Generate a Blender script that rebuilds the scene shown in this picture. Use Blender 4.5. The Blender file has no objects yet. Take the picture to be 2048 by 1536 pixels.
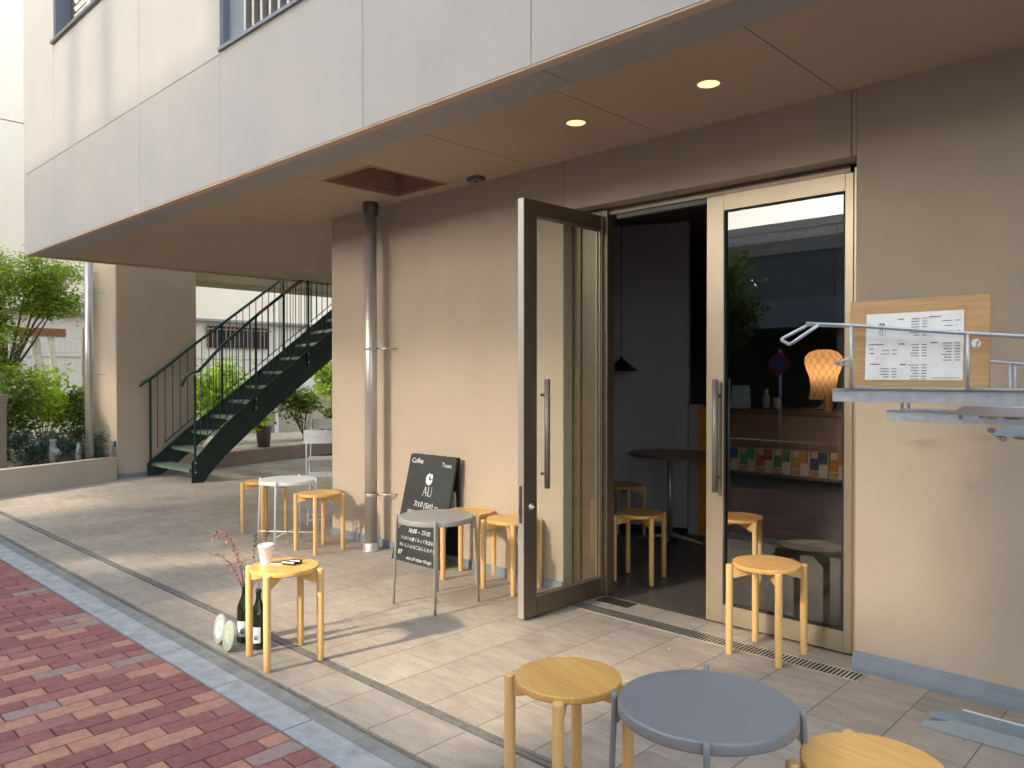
import bpy, bmesh, math, random
from mathutils import Vector, Matrix
random.seed(7)
R = math.radians
scene = bpy.context.scene
col = scene.collection
# ------------------------------------------------------------------ camera
cam_d = bpy.data.cameras.new("camera"); cam = bpy.data.objects.new("camera", cam_d); col.objects.link(cam)
cam.location = (0, 0, 1.38)
cam.rotation_euler = (R(90 - 0.61), 0, R(43.87))
cam_d.sensor_width = 36; cam_d.lens = 27.35; cam_d.clip_start = .05; cam_d.clip_end = 500
cam_d.dof.use_dof = True; cam_d.dof.focus_distance = 4.4; cam_d.dof.aperture_fstop = 10
scene.camera = cam
# ------------------------------------------------------------------ light
SUN_EL, SUN_AZ = 28.0, 81.0          # light travels towards azimuth 81 deg (from +x) on the ground
w = bpy.data.worlds.new("World"); scene.world = w; w.use_nodes = True
nt = w.node_tree; bg = nt.nodes['Background']
sky = nt.nodes.new('ShaderNodeTexSky'); sky.sky_type = 'NISHITA'; sky.sun_disc = False
sky.sun_elevation = R(SUN_EL); sky.altitude = 20; sky.air_density = 1.2; sky.dust_density = 2.5
tx, ty = -math.cos(R(SUN_AZ)), -math.sin(R(SUN_AZ))     # towards the sun
sky.sun_rotation = math.atan2(tx, ty)
hsv = nt.nodes.new('ShaderNodeHueSaturation'); hsv.inputs['Saturation'].default_value = .62; hsv.inputs['Value'].default_value = 1.06
nt.links.new(sky.outputs[0], hsv.inputs['Color']); nt.links.new(hsv.outputs[0], bg.inputs[0]); bg.inputs[1].default_value = 0.15
sd = bpy.data.lights.new("sun", 'SUN'); sd.energy = 1.6; sd.angle = R(2.3); sd.color = (1, .84, .62)
so = bpy.data.objects.new("sun", sd); col.objects.link(so)
ld = Vector((-tx * math.cos(R(SUN_EL)), -ty * math.cos(R(SUN_EL)), -math.sin(R(SUN_EL))))
so.rotation_euler = ld.to_track_quat('-Z', 'Y').to_euler(); so.location = (0, -8, 8)
scene.view_settings.view_transform = 'Standard'; scene.view_settings.look = 'None'
scene.view_settings.exposure = 2.38; scene.view_settings.gamma = 1
scene.render.engine = 'CYCLES'
scene.cycles.max_bounces = 8; scene.cycles.transparent_max_bounces = 12

# ------------------------------------------------------------------ materials
def mat(name, c=(.5, .5, .5), rough=.6, metal=0., var=0., scale=8., bump=0., bscale=60., coat=0., spec=.5, tint=None, streak=0.):
    m = bpy.data.materials.new(name); m.use_nodes = True; t = m.node_tree; b = t.nodes['Principled BSDF']
    b.inputs['Base Color'].default_value = (*c, 1); b.inputs['Roughness'].default_value = rough
    b.inputs['Metallic'].default_value = metal; b.inputs['Coat Weight'].default_value = coat
    b.inputs['Specular IOR Level'].default_value = spec
    tc = t.nodes.new('ShaderNodeTexCoord')
    if var:
        n = t.nodes.new('ShaderNodeTexNoise'); n.inputs['Scale'].default_value = scale; n.inputs['Detail'].default_value = 7
        n.inputs['Roughness'].default_value = .62
        t.links.new(tc.outputs['Object'], n.inputs['Vector'])
        r = t.nodes.new('ShaderNodeValToRGB')
        d = tint or c
        r.color_ramp.elements[0].position = .3; r.color_ramp.elements[1].position = .72
        r.color_ramp.elements[0].color = (*[x * (1 - var) for x in d], 1)
        r.color_ramp.elements[1].color = (*[min(.95, x * (1 + var)) for x in c], 1)
        t.links.new(n.outputs[0], r.inputs[0]); t.links.new(r.outputs[0], b.inputs['Base Color'])
    if streak:
        mp = t.nodes.new('ShaderNodeMapping'); mp.inputs['Scale'].default_value = (1.6, 1.6, .7); t.links.new(tc.outputs['Object'], mp.inputs[0])
        n4 = t.nodes.new('ShaderNodeTexNoise'); n4.inputs['Scale'].default_value = 1.3; n4.inputs['Detail'].default_value = 9; n4.inputs['Roughness'].default_value = .7; t.links.new(mp.outputs[0], n4.inputs[0])
        mr = t.nodes.new('ShaderNodeMapRange'); mr.inputs[1].default_value = .42; mr.inputs[2].default_value = .74; mr.inputs[3].default_value = 1.; mr.inputs[4].default_value = 1 - streak; t.links.new(n4.outputs[0], mr.inputs[0])
        hs = t.nodes.new('ShaderNodeHueSaturation'); t.links.new(r.outputs[0], hs.inputs['Color']); t.links.new(mr.outputs[0], hs.inputs['Value']); t.links.new(hs.outputs[0], b.inputs['Base Color'])
    if bump:
        n2 = t.nodes.new('ShaderNodeTexNoise'); n2.inputs['Scale'].default_value = bscale; n2.inputs['Detail'].default_value = 4
        t.links.new(tc.outputs['Object'], n2.inputs['Vector'])
        bp = t.nodes.new('ShaderNodeBump'); bp.inputs['Strength'].default_value = bump; bp.inputs['Distance'].default_value = .01
        t.links.new(n2.outputs[0], bp.inputs['Height']); t.links.new(bp.outputs[0], b.inputs['Normal'])
    return m

def nd(t, typ, **k):
    n = t.nodes.new(typ)
    for a, v in k.items(): setattr(n, a, v)
    return n
def math_(t, op, a, b=None, c=None):
    n = t.nodes.new('ShaderNodeMath'); n.operation = op
    for i, x in enumerate((a, b, c)):
        if x is None: continue
        if isinstance(x, (int, float)): n.inputs[i].default_value = x
        else: t.links.new(x, n.inputs[i])
    return n.outputs[0]

def tile_mat(name, c, px, py, ox, oy, gap=.0021, rough=.55):
    m = mat(name, c, rough); t = m.node_tree; b = t.nodes['Principled BSDF']; L = t.links.new
    tc = nd(t, 'ShaderNodeTexCoord'); sp = nd(t, 'ShaderNodeSeparateXYZ'); L(tc.outputs['Object'], sp.inputs[0])
    u = math_(t, 'DIVIDE', math_(t, 'SUBTRACT', sp.outputs[0], ox), px); v = math_(t, 'DIVIDE', math_(t, 'SUBTRACT', sp.outputs[1], oy), py)
    fu, fv = math_(t, 'FLOOR', u), math_(t, 'FLOOR', v)
    du = math_(t, 'MULTIPLY', math_(t, 'ABSOLUTE', math_(t, 'SUBTRACT', u, math_(t, 'ROUND', u))), px)
    dv = math_(t, 'MULTIPLY', math_(t, 'ABSOLUTE', math_(t, 'SUBTRACT', v, math_(t, 'ROUND', v))), py)
    d = math_(t, 'MINIMUM', du, dv)
    joint = math_(t, 'LESS_THAN', d, gap)
    cb = nd(t, 'ShaderNodeCombineXYZ'); L(fu, cb.inputs[0]); L(fv, cb.inputs[1])
    wn = nd(t, 'ShaderNodeTexWhiteNoise'); wn.noise_dimensions = '2D'; L(cb.outputs[0], wn.inputs['Vector'])
    # stone-look streaks shifted per tile
    add = nd(t, 'ShaderNodeVectorMath', operation='ADD'); L(tc.outputs['Object'], add.inputs[0]); L(wn.outputs['Color'], add.inputs[1])
    mp = nd(t, 'ShaderNodeMapping'); mp.inputs['Rotation'].default_value = (0, 0, .7); mp.inputs['Scale'].default_value = (5, 16, 1); L(add.outputs[0], mp.inputs[0])
    n1 = nd(t, 'ShaderNodeTexNoise'); n1.inputs['Scale'].default_value = 1.1; n1.inputs['Detail'].default_value = 9; n1.inputs['Roughness'].default_value = .65; L(mp.outputs[0], n1.inputs[0])
    n2 = nd(t, 'ShaderNodeTexNoise'); n2.inputs['Scale'].default_value = 130; n2.inputs['Detail'].default_value = 3; L(tc.outputs['Object'], n2.inputs[0])
    n3 = nd(t, 'ShaderNodeTexNoise'); n3.inputs['Scale'].default_value = .9; n3.inputs['Detail'].default_value = 5; L(tc.outputs['Object'], n3.inputs[0])
    f = math_(t, 'ADD', math_(t, 'MULTIPLY', n1.outputs[0], .55), math_(t, 'MULTIPLY', n2.outputs[0], .45))
    f = math_(t, 'ADD', f, math_(t, 'MULTIPLY', n3.outputs[0], .40)); f = math_(t, 'SUBTRACT', f, .07); f = math_(t, 'ADD', f, math_(t, 'MULTIPLY', wn.outputs['Value'], .10))
    rmp = nd(t, 'ShaderNodeValToRGB'); L(f, rmp.inputs[0])
    rmp.color_ramp.elements[0].position = .45; rmp.color_ramp.elements[1].position = .88
    rmp.color_ramp.elements[0].color = (*[x * .58 for x in c], 1); rmp.color_ramp.elements[1].color = (*[x * 1.32 for x in c], 1)
    mx = nd(t, 'ShaderNodeMix', data_type='RGBA'); L(joint, mx.inputs['Factor']); L(rmp.outputs[0], mx.inputs[6]); mj = nd(t, 'ShaderNodeMix', data_type='RGBA'); L(math_(t, 'LESS_THAN', du, dv), mj.inputs['Factor']); mj.inputs[6].default_value = (.40, .36, .30, 1); mj.inputs[7].default_value = (.09, .075, .06, 1); L(mj.outputs[2], mx.inputs[7])  # pale joints along x: sun on the tile bevels put into the colour
    L(mx.outputs[2], b.inputs['Base Color'])
    h = math_(t, 'MULTIPLY', math_(t, 'MINIMUM', d, .004), 250.)
    h = math_(t, 'ADD', h, math_(t, 'MULTIPLY', n2.outputs[0], .25))
    bp = nd(t, 'ShaderNodeBump'); bp.inputs['Strength'].default_value = .35; bp.inputs['Distance'].default_value = .003; L(h, bp.inputs['Height']); L(bp.outputs[0], b.inputs['Normal'])
    return m

def wood_mat(name, c, c2, rough=.42, sc=(1.2, 14, 14), ring=3.0, coat=.15, use='Object'):
    m = mat(name, c, rough, coat=coat); t = m.node_tree; b = t.nodes['Principled BSDF']; L = t.links.new
    tc = nd(t, 'ShaderNodeTexCoord'); mp = nd(t, 'ShaderNodeMapping'); mp.inputs['Scale'].default_value = sc
    oi = nd(t, 'ShaderNodeObjectInfo')
    ad = nd(t, 'ShaderNodeVectorMath', operation='ADD'); L(tc.outputs[use], ad.inputs[0])
    ml = math_(t, 'MULTIPLY', oi.outputs['Random'], 3.); L(ml, ad.inputs[1]); L(ad.outputs[0], mp.inputs[0])
    n = nd(t, 'ShaderNodeTexNoise'); n.inputs['Scale'].default_value = ring; n.inputs['Detail'].default_value = 8; n.inputs['Distortion'].default_value = .6; L(mp.outputs[0], n.inputs[0])
    n2 = nd(t, 'ShaderNodeTexNoise'); n2.inputs['Scale'].default_value = ring * 9; n2.inputs['Detail'].default_value = 3; L(mp.outputs[0], n2.inputs[0])
    f = math_(t, 'ADD', math_(t, 'MULTIPLY', n.outputs[0], .7), math_(t, 'MULTIPLY', n2.outputs[0], .3))
    r = nd(t, 'ShaderNodeValToRGB'); L(f, r.inputs[0]); r.color_ramp.elements[0].position = .34; r.color_ramp.elements[1].position = .66
    r.color_ramp.elements[0].color = (*c2, 1); r.color_ramp.elements[1].color = (*c, 1); L(r.outputs[0], b.inputs['Base Color'])
    bp = nd(t, 'ShaderNodeBump'); bp.inputs['Strength'].default_value = .08; bp.inputs['Distance'].default_value = .002; L(n2.outputs[0], bp.inputs['Height']); L(bp.outputs[0], b.inputs['Normal'])
    return m
def plank_wood(name, c, c2):
    """seat made of glued staves: a tone per stave plus grain"""
    m = wood_mat(name, c, c2, .38, (3, 38, 38), 2.2, .2); t = m.node_tree; b = t.nodes['Principled BSDF']; L = t.links.new
    src = b.inputs['Base Color'].links[0].from_socket
    tc = nd(t, 'ShaderNodeTexCoord'); sp = nd(t, 'ShaderNodeSeparateXYZ'); L(tc.outputs['Object'], sp.inputs[0])
    fl = math_(t, 'FLOOR', math_(t, 'DIVIDE', math_(t, 'ADD', sp.outputs[1], .021), .062))
    oi = nd(t, 'ShaderNodeObjectInfo'); wn = nd(t, 'ShaderNodeTexWhiteNoise'); wn.noise_dimensions = '1D'; L(math_(t, 'ADD', fl, math_(t, 'MULTIPLY', oi.outputs['Random'], 40)), wn.inputs['W'])
    hs = nd(t, 'ShaderNodeHueSaturation'); L(src, hs.inputs['Color']); L(math_(t, 'ADD', math_(t, 'MULTIPLY', wn.outputs['Value'], .28), .86), hs.inputs['Value']); L(hs.outputs[0], b.inputs['Base Color'])
    return m

def leaf_mat(name, c, c2, tr=.45):
    m = bpy.data.materials.new(name); m.use_nodes = True; t = m.node_tree; L = t.links.new; b = t.nodes['Principled BSDF']
    b.inputs['Roughness'].default_value = .5
    g = nd(t, 'ShaderNodeNewGeometry'); r = nd(t, 'ShaderNodeValToRGB'); L(g.outputs['Random Per Island'], r.inputs[0])
    r.color_ramp.elements[0].color = (*c2, 1); r.color_ramp.elements[1].color = (*c, 1)
    L(r.outputs[0], b.inputs['Base Color'])
    tl = nd(t, 'ShaderNodeBsdfTranslucent'); L(r.outputs[0], tl.inputs[0]); mx = nd(t, 'ShaderNodeMixShader'); mx.inputs[0].default_value = tr
    L(b.outputs[0], mx.inputs[1]); L(tl.outputs[0], mx.inputs[2]); L(mx.outputs[0], t.nodes['Material Output'].inputs[0])
    return m
def glass_mat(name, tint=(.96, .98, .96), refl=1.5):
    m = bpy.data.materials.new(name); m.use_nodes = True; t = m.node_tree; L = t.links.new; t.nodes.remove(t.nodes['Principled BSDF'])
    tr = nd(t, 'ShaderNodeBsdfTransparent'); tr.inputs[0].default_value = (*tint, 1)
    gl = nd(t, 'ShaderNodeBsdfGlossy'); gl.inputs['Roughness'].default_value = .004
    fr = nd(t, 'ShaderNodeFresnel'); fr.inputs[0].default_value = refl
    mx = nd(t, 'ShaderNodeMixShader'); gm_ = nd(t, 'ShaderNodeNewGeometry'); L(math_(t, 'MULTIPLY', math_(t, 'MINIMUM', math_(t, 'MULTIPLY', fr.outputs[0], 2.1), .95), math_(t, 'SUBTRACT', 1., gm_.outputs['Backfacing'])), mx.inputs[0]); L(tr.outputs[0], mx.inputs[1]); L(gl.outputs[0], mx.inputs[2]); L(mx.outputs[0], t.nodes['Material Output'].inputs[0])
    return m
def emit(name, c, s):
    m = bpy.data.materials.new(name); m.use_nodes = True; b = m.node_tree.nodes['Principled BSDF']
    b.inputs['Base Color'].default_value = (*c, 1); b.inputs['Emission Color'].default_value = (*c, 1); b.inputs['Emission Strength'].default_value = s
    return m

M = {}
M['facade'] = mat('facade_paint', (.395, .378, .352), .8, var=.05, scale=1.3, bump=.12, bscale=40, tint=(.385, .38, .37), streak=.07)
M['wall'] = mat('beige_stucco', (.445, .37, .29), .85, var=.06, scale=1.1, bump=.3, bscale=150, streak=.06)
M['soffit'] = mat('soffit_board', (.46, .375, .28), .9, var=.05, scale=.8, bump=.35, bscale=260)
M['soffit2'] = mat('soffit_band', (.60, .465, .335), .85, var=.04, scale=1.)
M['seal'] = mat('blue_grey_sealant', (.20, .235, .28), .38, var=.08, scale=14, bump=.3, bscale=25)
M['bronze'] = mat('bronze_aluminium', (.21, .165, .12), .36, .75, var=.06, scale=4)
M['champ'] = mat('champagne_aluminium', (.40, .34, .25), .36, .7, var=.05, scale=4)
M['steel'] = mat('stainless_steel', (.52, .50, .46), .34, .62, var=.05, scale=6)
M['darksteel'] = mat('dark_steel', (.14, .135, .13), .35, .8)
M['galv'] = mat('galvanised_steel', (.44, .48, .52), .42, .5, var=.16, scale=38)
M['handle'] = mat('satin_dark_handle', (.17, .165, .16), .5, .5)
M['glass'] = glass_mat('door_glass')
M['black'] = mat('black_gasket', (.012, .012, .013), .6)
M['dark'] = mat('dark_opening', (.03, .028, .026), .8)
M['green'] = mat('dark_green_paint', (.003, .015, .013), .55, var=.15, scale=7)
M['railgreen'] = mat('green_rail_paint', (.012, .048, .040), .42, var=.1)
M['greent'] = mat('green_tread', (.10, .14, .11), .55, var=.2, scale=20)
M['brass'] = mat('worn_copper_paint', (.36, .17, .07), .4, .3)
M['white'] = mat('white_powder_coat', (.66, .68, .69), .35, var=.03)
M['chairwhite'] = mat('pale_grey_chair_paint', (.46, .49, .52), .45, var=.05)
M['greym'] = mat('warm_grey_metal', (.30, .29, .265), .40, var=.06, scale=10, bump=.05, bscale=300)
M['greyblue'] = mat('blue_grey_metal', (.20, .208, .222), .36, var=.05, scale=8, bump=.05, bscale=300)
M['seat'] = plank_wood('glued_beech_seat', (.76, .44, .14), (.64, .34, .09))
M['leg'] = wood_mat('turned_beech_leg', (.76, .49, .20), (.66, .39, .14), .45, (22, 22, 1.5), 2.)
M['oak'] = wood_mat('oak_board', (.50, .31, .135), (.38, .215, .085), .55, (2.2, 20, 30), 2.6, 0)
M['paper'] = mat('menu_paper', (.74, .74, .70), .8, var=.07, scale=22)
M['ink'] = mat('printed_ink', (.16, .16, .16), .8)
M['chalkboard'] = mat('chalkboard_black', (.028, .034, .034), .5, var=.35, scale=5)
M['chalk'] = mat('chalk_marker', (.72, .76, .78), .85, var=.15, scale=60)
M['kerb'] = mat('kerb_concrete', (.325, .348, .365), .8, var=.27, scale=9, bump=.3, bscale=120)
M['mortar'] = mat('grey_mortar_strip', (.20, .205, .20), .85, var=.28, scale=9, bump=.35, bscale=110)
M['groove'] = mat('slot_drain_metal', (.26, .26, .25), .4, .5, var=.3, scale=30)
M['tile'] = tile_mat('terrace_tile', (.325, .28, .232), .294, .345, -2.21, 2.062)
M['tile2'] = tile_mat('edge_tile', (.31, .275, .235), .294, .6, -2.21, 1.6)
M['concrete'] = mat('asphalt_road', (.055, .055, .057), .9, var=.2, scale=40, bump=.5, bscale=200)
M['soil'] = mat('garden_soil', (.12, .095, .07), .95, var=.4, scale=6, bump=.8, bscale=40)
M['pav_j'] = mat('brick_joint_sand', (.05, .038, .034), .95, var=.3, scale=50)
for i, c in enumerate([(.27, .105, .10), (.30, .125, .115), (.24, .095, .092), (.42, .215, .155), (.30, .215, .195), (.30, .145, .13)]):
    M['brick%d' % i] = mat('paver_%s' % 'abcdef'[i], c, .9, var=.2, scale=30, bump=.5, bscale=160)
M['cream'] = mat('cream_neighbour_wall', (.88, .78, .61), .8, var=.04, scale=.8)
M['greyw'] = mat('grey_neighbour_base', (.68, .62, .52), .85, var=.07, scale=1.5)
M['leafA'] = leaf_mat('bright_feathery_leaf', (.50, .64, .06), (.09, .19, .025), .5)
M['leafB'] = leaf_mat('shrub_leaf', (.33, .42, .09), (.05, .11, .03), .45)
M['leafC'] = leaf_mat('blue_green_juniper', (.07, .13, .085), (.02, .05, .04), .15)
M['leafD'] = leaf_mat('yellow_green_leaf', (.62, .78, .06), (.26, .44, .035), .5)
M['bark'] = mat('bark', (.12, .09, .065), .9, var=.3, scale=20)
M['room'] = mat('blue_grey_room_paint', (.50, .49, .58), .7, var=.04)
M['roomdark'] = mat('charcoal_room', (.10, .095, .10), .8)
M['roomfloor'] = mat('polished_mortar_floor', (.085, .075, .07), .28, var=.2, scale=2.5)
M['orange'] = mat('orange_painted_glow', (.80, .33, .06), .5, var=.1)  # lamp glow on the inner panel put into the colour; the tin shares it
M['walnut'] = mat('walnut_counter', (.19, .10, .065), .45, var=.2, scale=5)
M['tabletop'] = mat('round_table_laminate', (.16, .10, .075), .3)
M['bottle'] = mat('dark_green_glass', (.010, .014, .006), .06, coat=.6)
M['label'] = mat('bottle_label', (.62, .68, .70), .6)
M['blueink'] = mat('pale_blue_print', (.27, .52, .60), .6)
M['navy'] = mat('navy_ink', (.05, .09, .2), .6)
M['sage'] = mat('sage_sign_plate', (.30, .34, .29), .6, var=.05)
M['signw'] = mat('white_sign_paint', (.75, .78, .74), .6)
M['pvc'] = mat('grey_pvc', (.30, .30, .29), .5)
M['cup'] = mat('paper_cup', (.78, .77, .75), .5)
M['lid'] = mat('plastic_lid', (.75, .75, .76), .2)
M['brown'] = mat('dark_brown_case', (.035, .015, .01), .25, coat=.4)
M['twig'] = mat('dry_stem', (.20, .10, .08), .7)
M['petal'] = leaf_mat('dried_eucalyptus_leaf', (.55, .31, .24), (.24, .11, .09), .3)
M['petal2'] = leaf_mat('dark_green_sprig_leaf', (.16, .17, .06), (.05, .04, .03), .3)
M['lampon'] = emit('lit_downlight_lens', (1, .48, .13), .9)
M['lampoff'] = mat('unlit_lamp_cover', (.55, .56, .55), .4)
M['sensor'] = mat('grey_sensor_plastic', (.13, .14, .135), .5)
M['termin'] = mat('terminal_box', (.55, .52, .45), .5)
M['opp_white'] = mat('opposite_white_panel', (.78, .78, .76), .7, var=.05)
M['opp_grey'] = mat('opposite_grey_panel', (.34, .39, .46), .6, var=.06, scale=2)
M['opp_band'] = mat('opposite_pale_band', (.50, .60, .72), .6)
M['opp_dark'] = mat('opposite_dark_storey', (.05, .048, .045), .8)
M['winblue'] = mat('window_frame_grey', (.16, .19, .24), .5)
M['pane'] = mat('dark_window_pane', (.05, .12, .2), .08, coat=.5)
M['red'] = mat('sign_red', (.5, .02, .02), .5); M['blue'] = mat('sign_blue', (.02, .06, .4), .5)

# ------------------------------------------------------------------ mesh helpers
class MB:
    def __init__(s): s.bm = bmesh.new(); s.mi = 0
    def _tag(s, faces):
        for f in faces: f.material_index = s.mi
    def box(s, a, b, bevel=0., rot=None, seg=2):
        (x0, y0, z0), (x1, y1, z1) = a, b
        t = bmesh.new(); bmesh.ops.create_cube(t, size=1)
        bmesh.ops.scale(t, vec=(abs(x1 - x0), abs(y1 - y0), abs(z1 - z0)), verts=t.verts)
        if bevel: bmesh.ops.bevel(t, geom=t.edges[:], offset=bevel, segments=seg, affect='EDGES', profile=.5)
        if rot is not None: bmesh.ops.transform(t, matrix=rot, verts=t.verts)
        bmesh.ops.translate(t, vec=((x0 + x1) / 2, (y0 + y1) / 2, (z0 + z1) / 2), verts=t.verts); s.merge(t); return s
    def merge(s, t):
        for f in t.faces: f.material_index = s.mi
        me = bpy.data.meshes.new('tmp'); t.to_mesh(me); t.free(); s.bm.from_mesh(me); bpy.data.meshes.remove(me)
    def tube(s, pts, r, n=10, cap=True, r2=None):
        pts = [Vector(p) for p in pts]; rings = []; N = len(pts)
        prev = None
        for i, p in enumerate(pts):
            if i == 0: d = pts[1] - p
            elif i == N - 1: d = p - pts[i - 1]
            else: d = (pts[i + 1] - p).normalized() + (p - pts[i - 1]).normalized()
            d.normalize()
            if prev is None:
                u = d.orthogonal().normalized()
            else: u = (prev - d * prev.dot(d)).normalized()
            prev = u; v = d.cross(u)
            rr = r if r2 is None else r + (r2 - r) * i / (N - 1)
            if isinstance(r, (list, tuple)): rr = r[i]
            rings.append([s.bm.verts.new(p + (u * math.cos(2 * math.pi * k / n) + v * math.sin(2 * math.pi * k / n)) * rr) for k in range(n)])
        fs = []
        for a, b in zip(rings, rings[1:]):
            for k in range(n): fs.append(s.bm.faces.new((a[k], a[(k + 1) % n], b[(k + 1) % n], b[k])))
        if cap: fs.append(s.bm.faces.new(rings[0][::-1])); fs.append(s.bm.faces.new(rings[-1]))
        for f in fs: f.smooth = True
        if cap: fs[-1].smooth = fs[-2].smooth = False
        s._tag(fs); return s
    def lathe(s, prof, n=32, c=(0, 0, 0), sx=1., sy=1., cap=True):
        rings = [[s.bm.verts.new((c[0] + r * sx * math.cos(2 * math.pi * k / n), c[1] + r * sy * math.sin(2 * math.pi * k / n), c[2] + z)) for k in range(n)] for r, z in prof]
        fs = []
        for a, b in zip(rings, rings[1:]):
            for k in range(n): fs.append(s.bm.faces.new((a[k], a[(k + 1) % n], b[(k + 1) % n], b[k])))
        for f in fs: f.smooth = True
        if cap:
            fs.append(s.bm.faces.new(rings[0][::-1])); fs.append(s.bm.faces.new(rings[-1]))
        s._tag(fs); return s
    def prism(s, poly, axis, a, b):
        """poly: 2D points; axis 'x','y','z': extrusion axis, from a to b"""
        def P(p, t): return {'x': (t, p[0], p[1]), 'y': (p[0], t, p[1]), 'z': (p[0], p[1], t)}[axis]
        A = [s.bm.verts.new(P(p, a)) for p in poly]; B = [s.bm.verts.new(P(p, b)) for p in poly]; n = len(poly)
        fs = [s.bm.faces.new(A), s.bm.faces.new(B[::-1])]
        for k in range(n): fs.append(s.bm.faces.new((A[(k + 1) % n], A[k], B[k], B[(k + 1) % n])))
        s._tag(fs); return s
    def quad(s, *p):
        f = s.bm.faces.new([s.bm.verts.new(q) for q in p]); s._tag([f]); return s
    def build(s, name, mats, parent=None, loc=None, rotz=0., fix=True):
        if fix: bmesh.ops.recalc_face_normals(s.bm, faces=s.bm.faces)
        me = bpy.data.meshes.new(name); s.bm.to_mesh(me); s.bm.free()
        for m in (mats if isinstance(mats, (list, tuple)) else [mats]): me.materials.append(m)
        o = bpy.data.objects.new(name, me); col.objects.link(o)
        if parent: o.parent = parent
        if loc: o.location = loc
        if rotz: o.rotation_euler.z = rotz
        return o
def thing(name, label, cat, loc=(0, 0, 0), rotz=0., group=None):
    o = bpy.data.objects.new(name, None); col.objects.link(o); o.location = loc; o.rotation_euler = (0, 0, rotz)
    o.empty_display_size = .1; return tag(o, label, cat, group)
def tag(o, label, cat, group=None):
    o['label'] = label; o['category'] = cat
    if group: o['group'] = group
    return o
def struct(o): o['kind'] = 'structure'; return o
def dup(root, label, loc=None, rotz=None, group=None):
    r = root.copy(); col.objects.link(r)
    if loc is not None: r.location = loc
    if rotz is not None: r.rotation_euler.z = rotz
    r['label'] = label
    if group: r['group'] = group
    for ch in list(root.children):
        c = ch.copy(); col.objects.link(c); c.parent = r
        for g in list(ch.children):
            d = g.copy(); col.objects.link(d); d.parent = c
    return r
def text_mb(mb, body, size, fn, off=.0006):
    """adds lettering (flat mesh) through fn(u,v)->3D"""
    cu = bpy.data.curves.new('txt', 'FONT'); cu.body = body; cu.size = size; cu.resolution_u = 3
    o = bpy.data.objects.new('txt', cu); col.objects.link(o)
    dg = bpy.context.evaluated_depsgraph_get(); me = bpy.data.meshes.new_from_object(o.evaluated_get(dg))
    vs = [mb.bm.verts.new(fn(v.co.x, v.co.y)) for v in me.vertices]
    for p in me.polygons:
        try: f = mb.bm.faces.new([vs[i] for i in p.vertices]); f.material_index = mb.mi
        except Exception: pass
    bpy.data.objects.remove(o); bpy.data.meshes.remove(me); bpy.data.curves.remove(cu)
def poly_mb(mb, pts, fn):
    f = mb.bm.faces.new([mb.bm.verts.new(fn(*p)) for p in pts]); f.material_index = mb.mi
def raster(mb, pts, fn, n=22):
    us = [p[0] for p in pts]; vs = [p[1] for p in pts]; u0, u1, v0, v1 = min(us), max(us), min(vs), max(vs)
    def inside(u, v):
        c = False; j = len(pts) - 1
        for i in range(len(pts)):
            if (pts[i][1] > v) != (pts[j][1] > v) and u < (pts[j][0] - pts[i][0]) * (v - pts[i][1]) / (pts[j][1] - pts[i][1]) + pts[i][0]: c = not c
            j = i
        return c
    du, dv = (u1 - u0) / n, (v1 - v0) / n; cache = {}
    def V(i, j):
        if (i, j) not in cache: cache[i, j] = mb.bm.verts.new(fn(u0 + i * du, v0 + j * dv))
        return cache[i, j]
    for i in range(n):
        for j in range(n):
            if inside(u0 + (i + .5) * du, v0 + (j + .5) * dv): mb.bm.faces.new((V(i, j), V(i + 1, j), V(i + 1, j + 1), V(i, j + 1))).material_index = mb.mi
def logo_polys(cx, cy, r):
    """round mark: a big crescent bowl and a smaller leaf at its upper right"""
    A = []
    for k in range(0, 27): a = R(80 + k * 10.6); A.append((cx + r * .95 * math.cos(a) * .95, cy + r * math.sin(a)))
    c2 = (cx + r * .30, cy + r * .30); r2 = r * .47
    for k in range(0, 15): a = R(-22 - k * 13.2); A.append((c2[0] + r2 * math.cos(a), c2[1] + r2 * math.sin(a)))
    B = []
    for k in range(0, 20):
        a = R(k * 18); q = (.37 * math.cos(a) , .37 * math.sin(a)); x = q[0] * .95 - q[1] * .1 + .50; y = q[1] * 1.15 + .50
        B.append((cx + r * x, cy + r * y))
    return A, B
def serif_A(x, y, h):
    w_ = h * .36; t = h * .05; T = h * .09
    return [[(x - w_, y), (x - w_ + t, y), (x + t * .2, y + h * .92), (x + T * .3, y + h), (x - t * .6, y + h)],
            [(x + w_ - T, y), (x + w_, y), (x + T * .35, y + h), (x - T * .45, y + h)],
            [(x - w_ * .62, y + h * .34), (x + w_ * .6, y + h * .34), (x + w_ * .6, y + h * .385), (x - w_ * .62, y + h * .385)],
            [(x - w_ - t, y), (x - w_ + 2 * t, y), (x - w_ + 2 * t, y + t * .6), (x - w_ - t, y + t * .6)],
            [(x + w_ - T - t, y - .0), (x + w_ + t, y), (x + w_ + t, y + t * .6), (x + w_ - T - t, y + t * .6)]]
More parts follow.
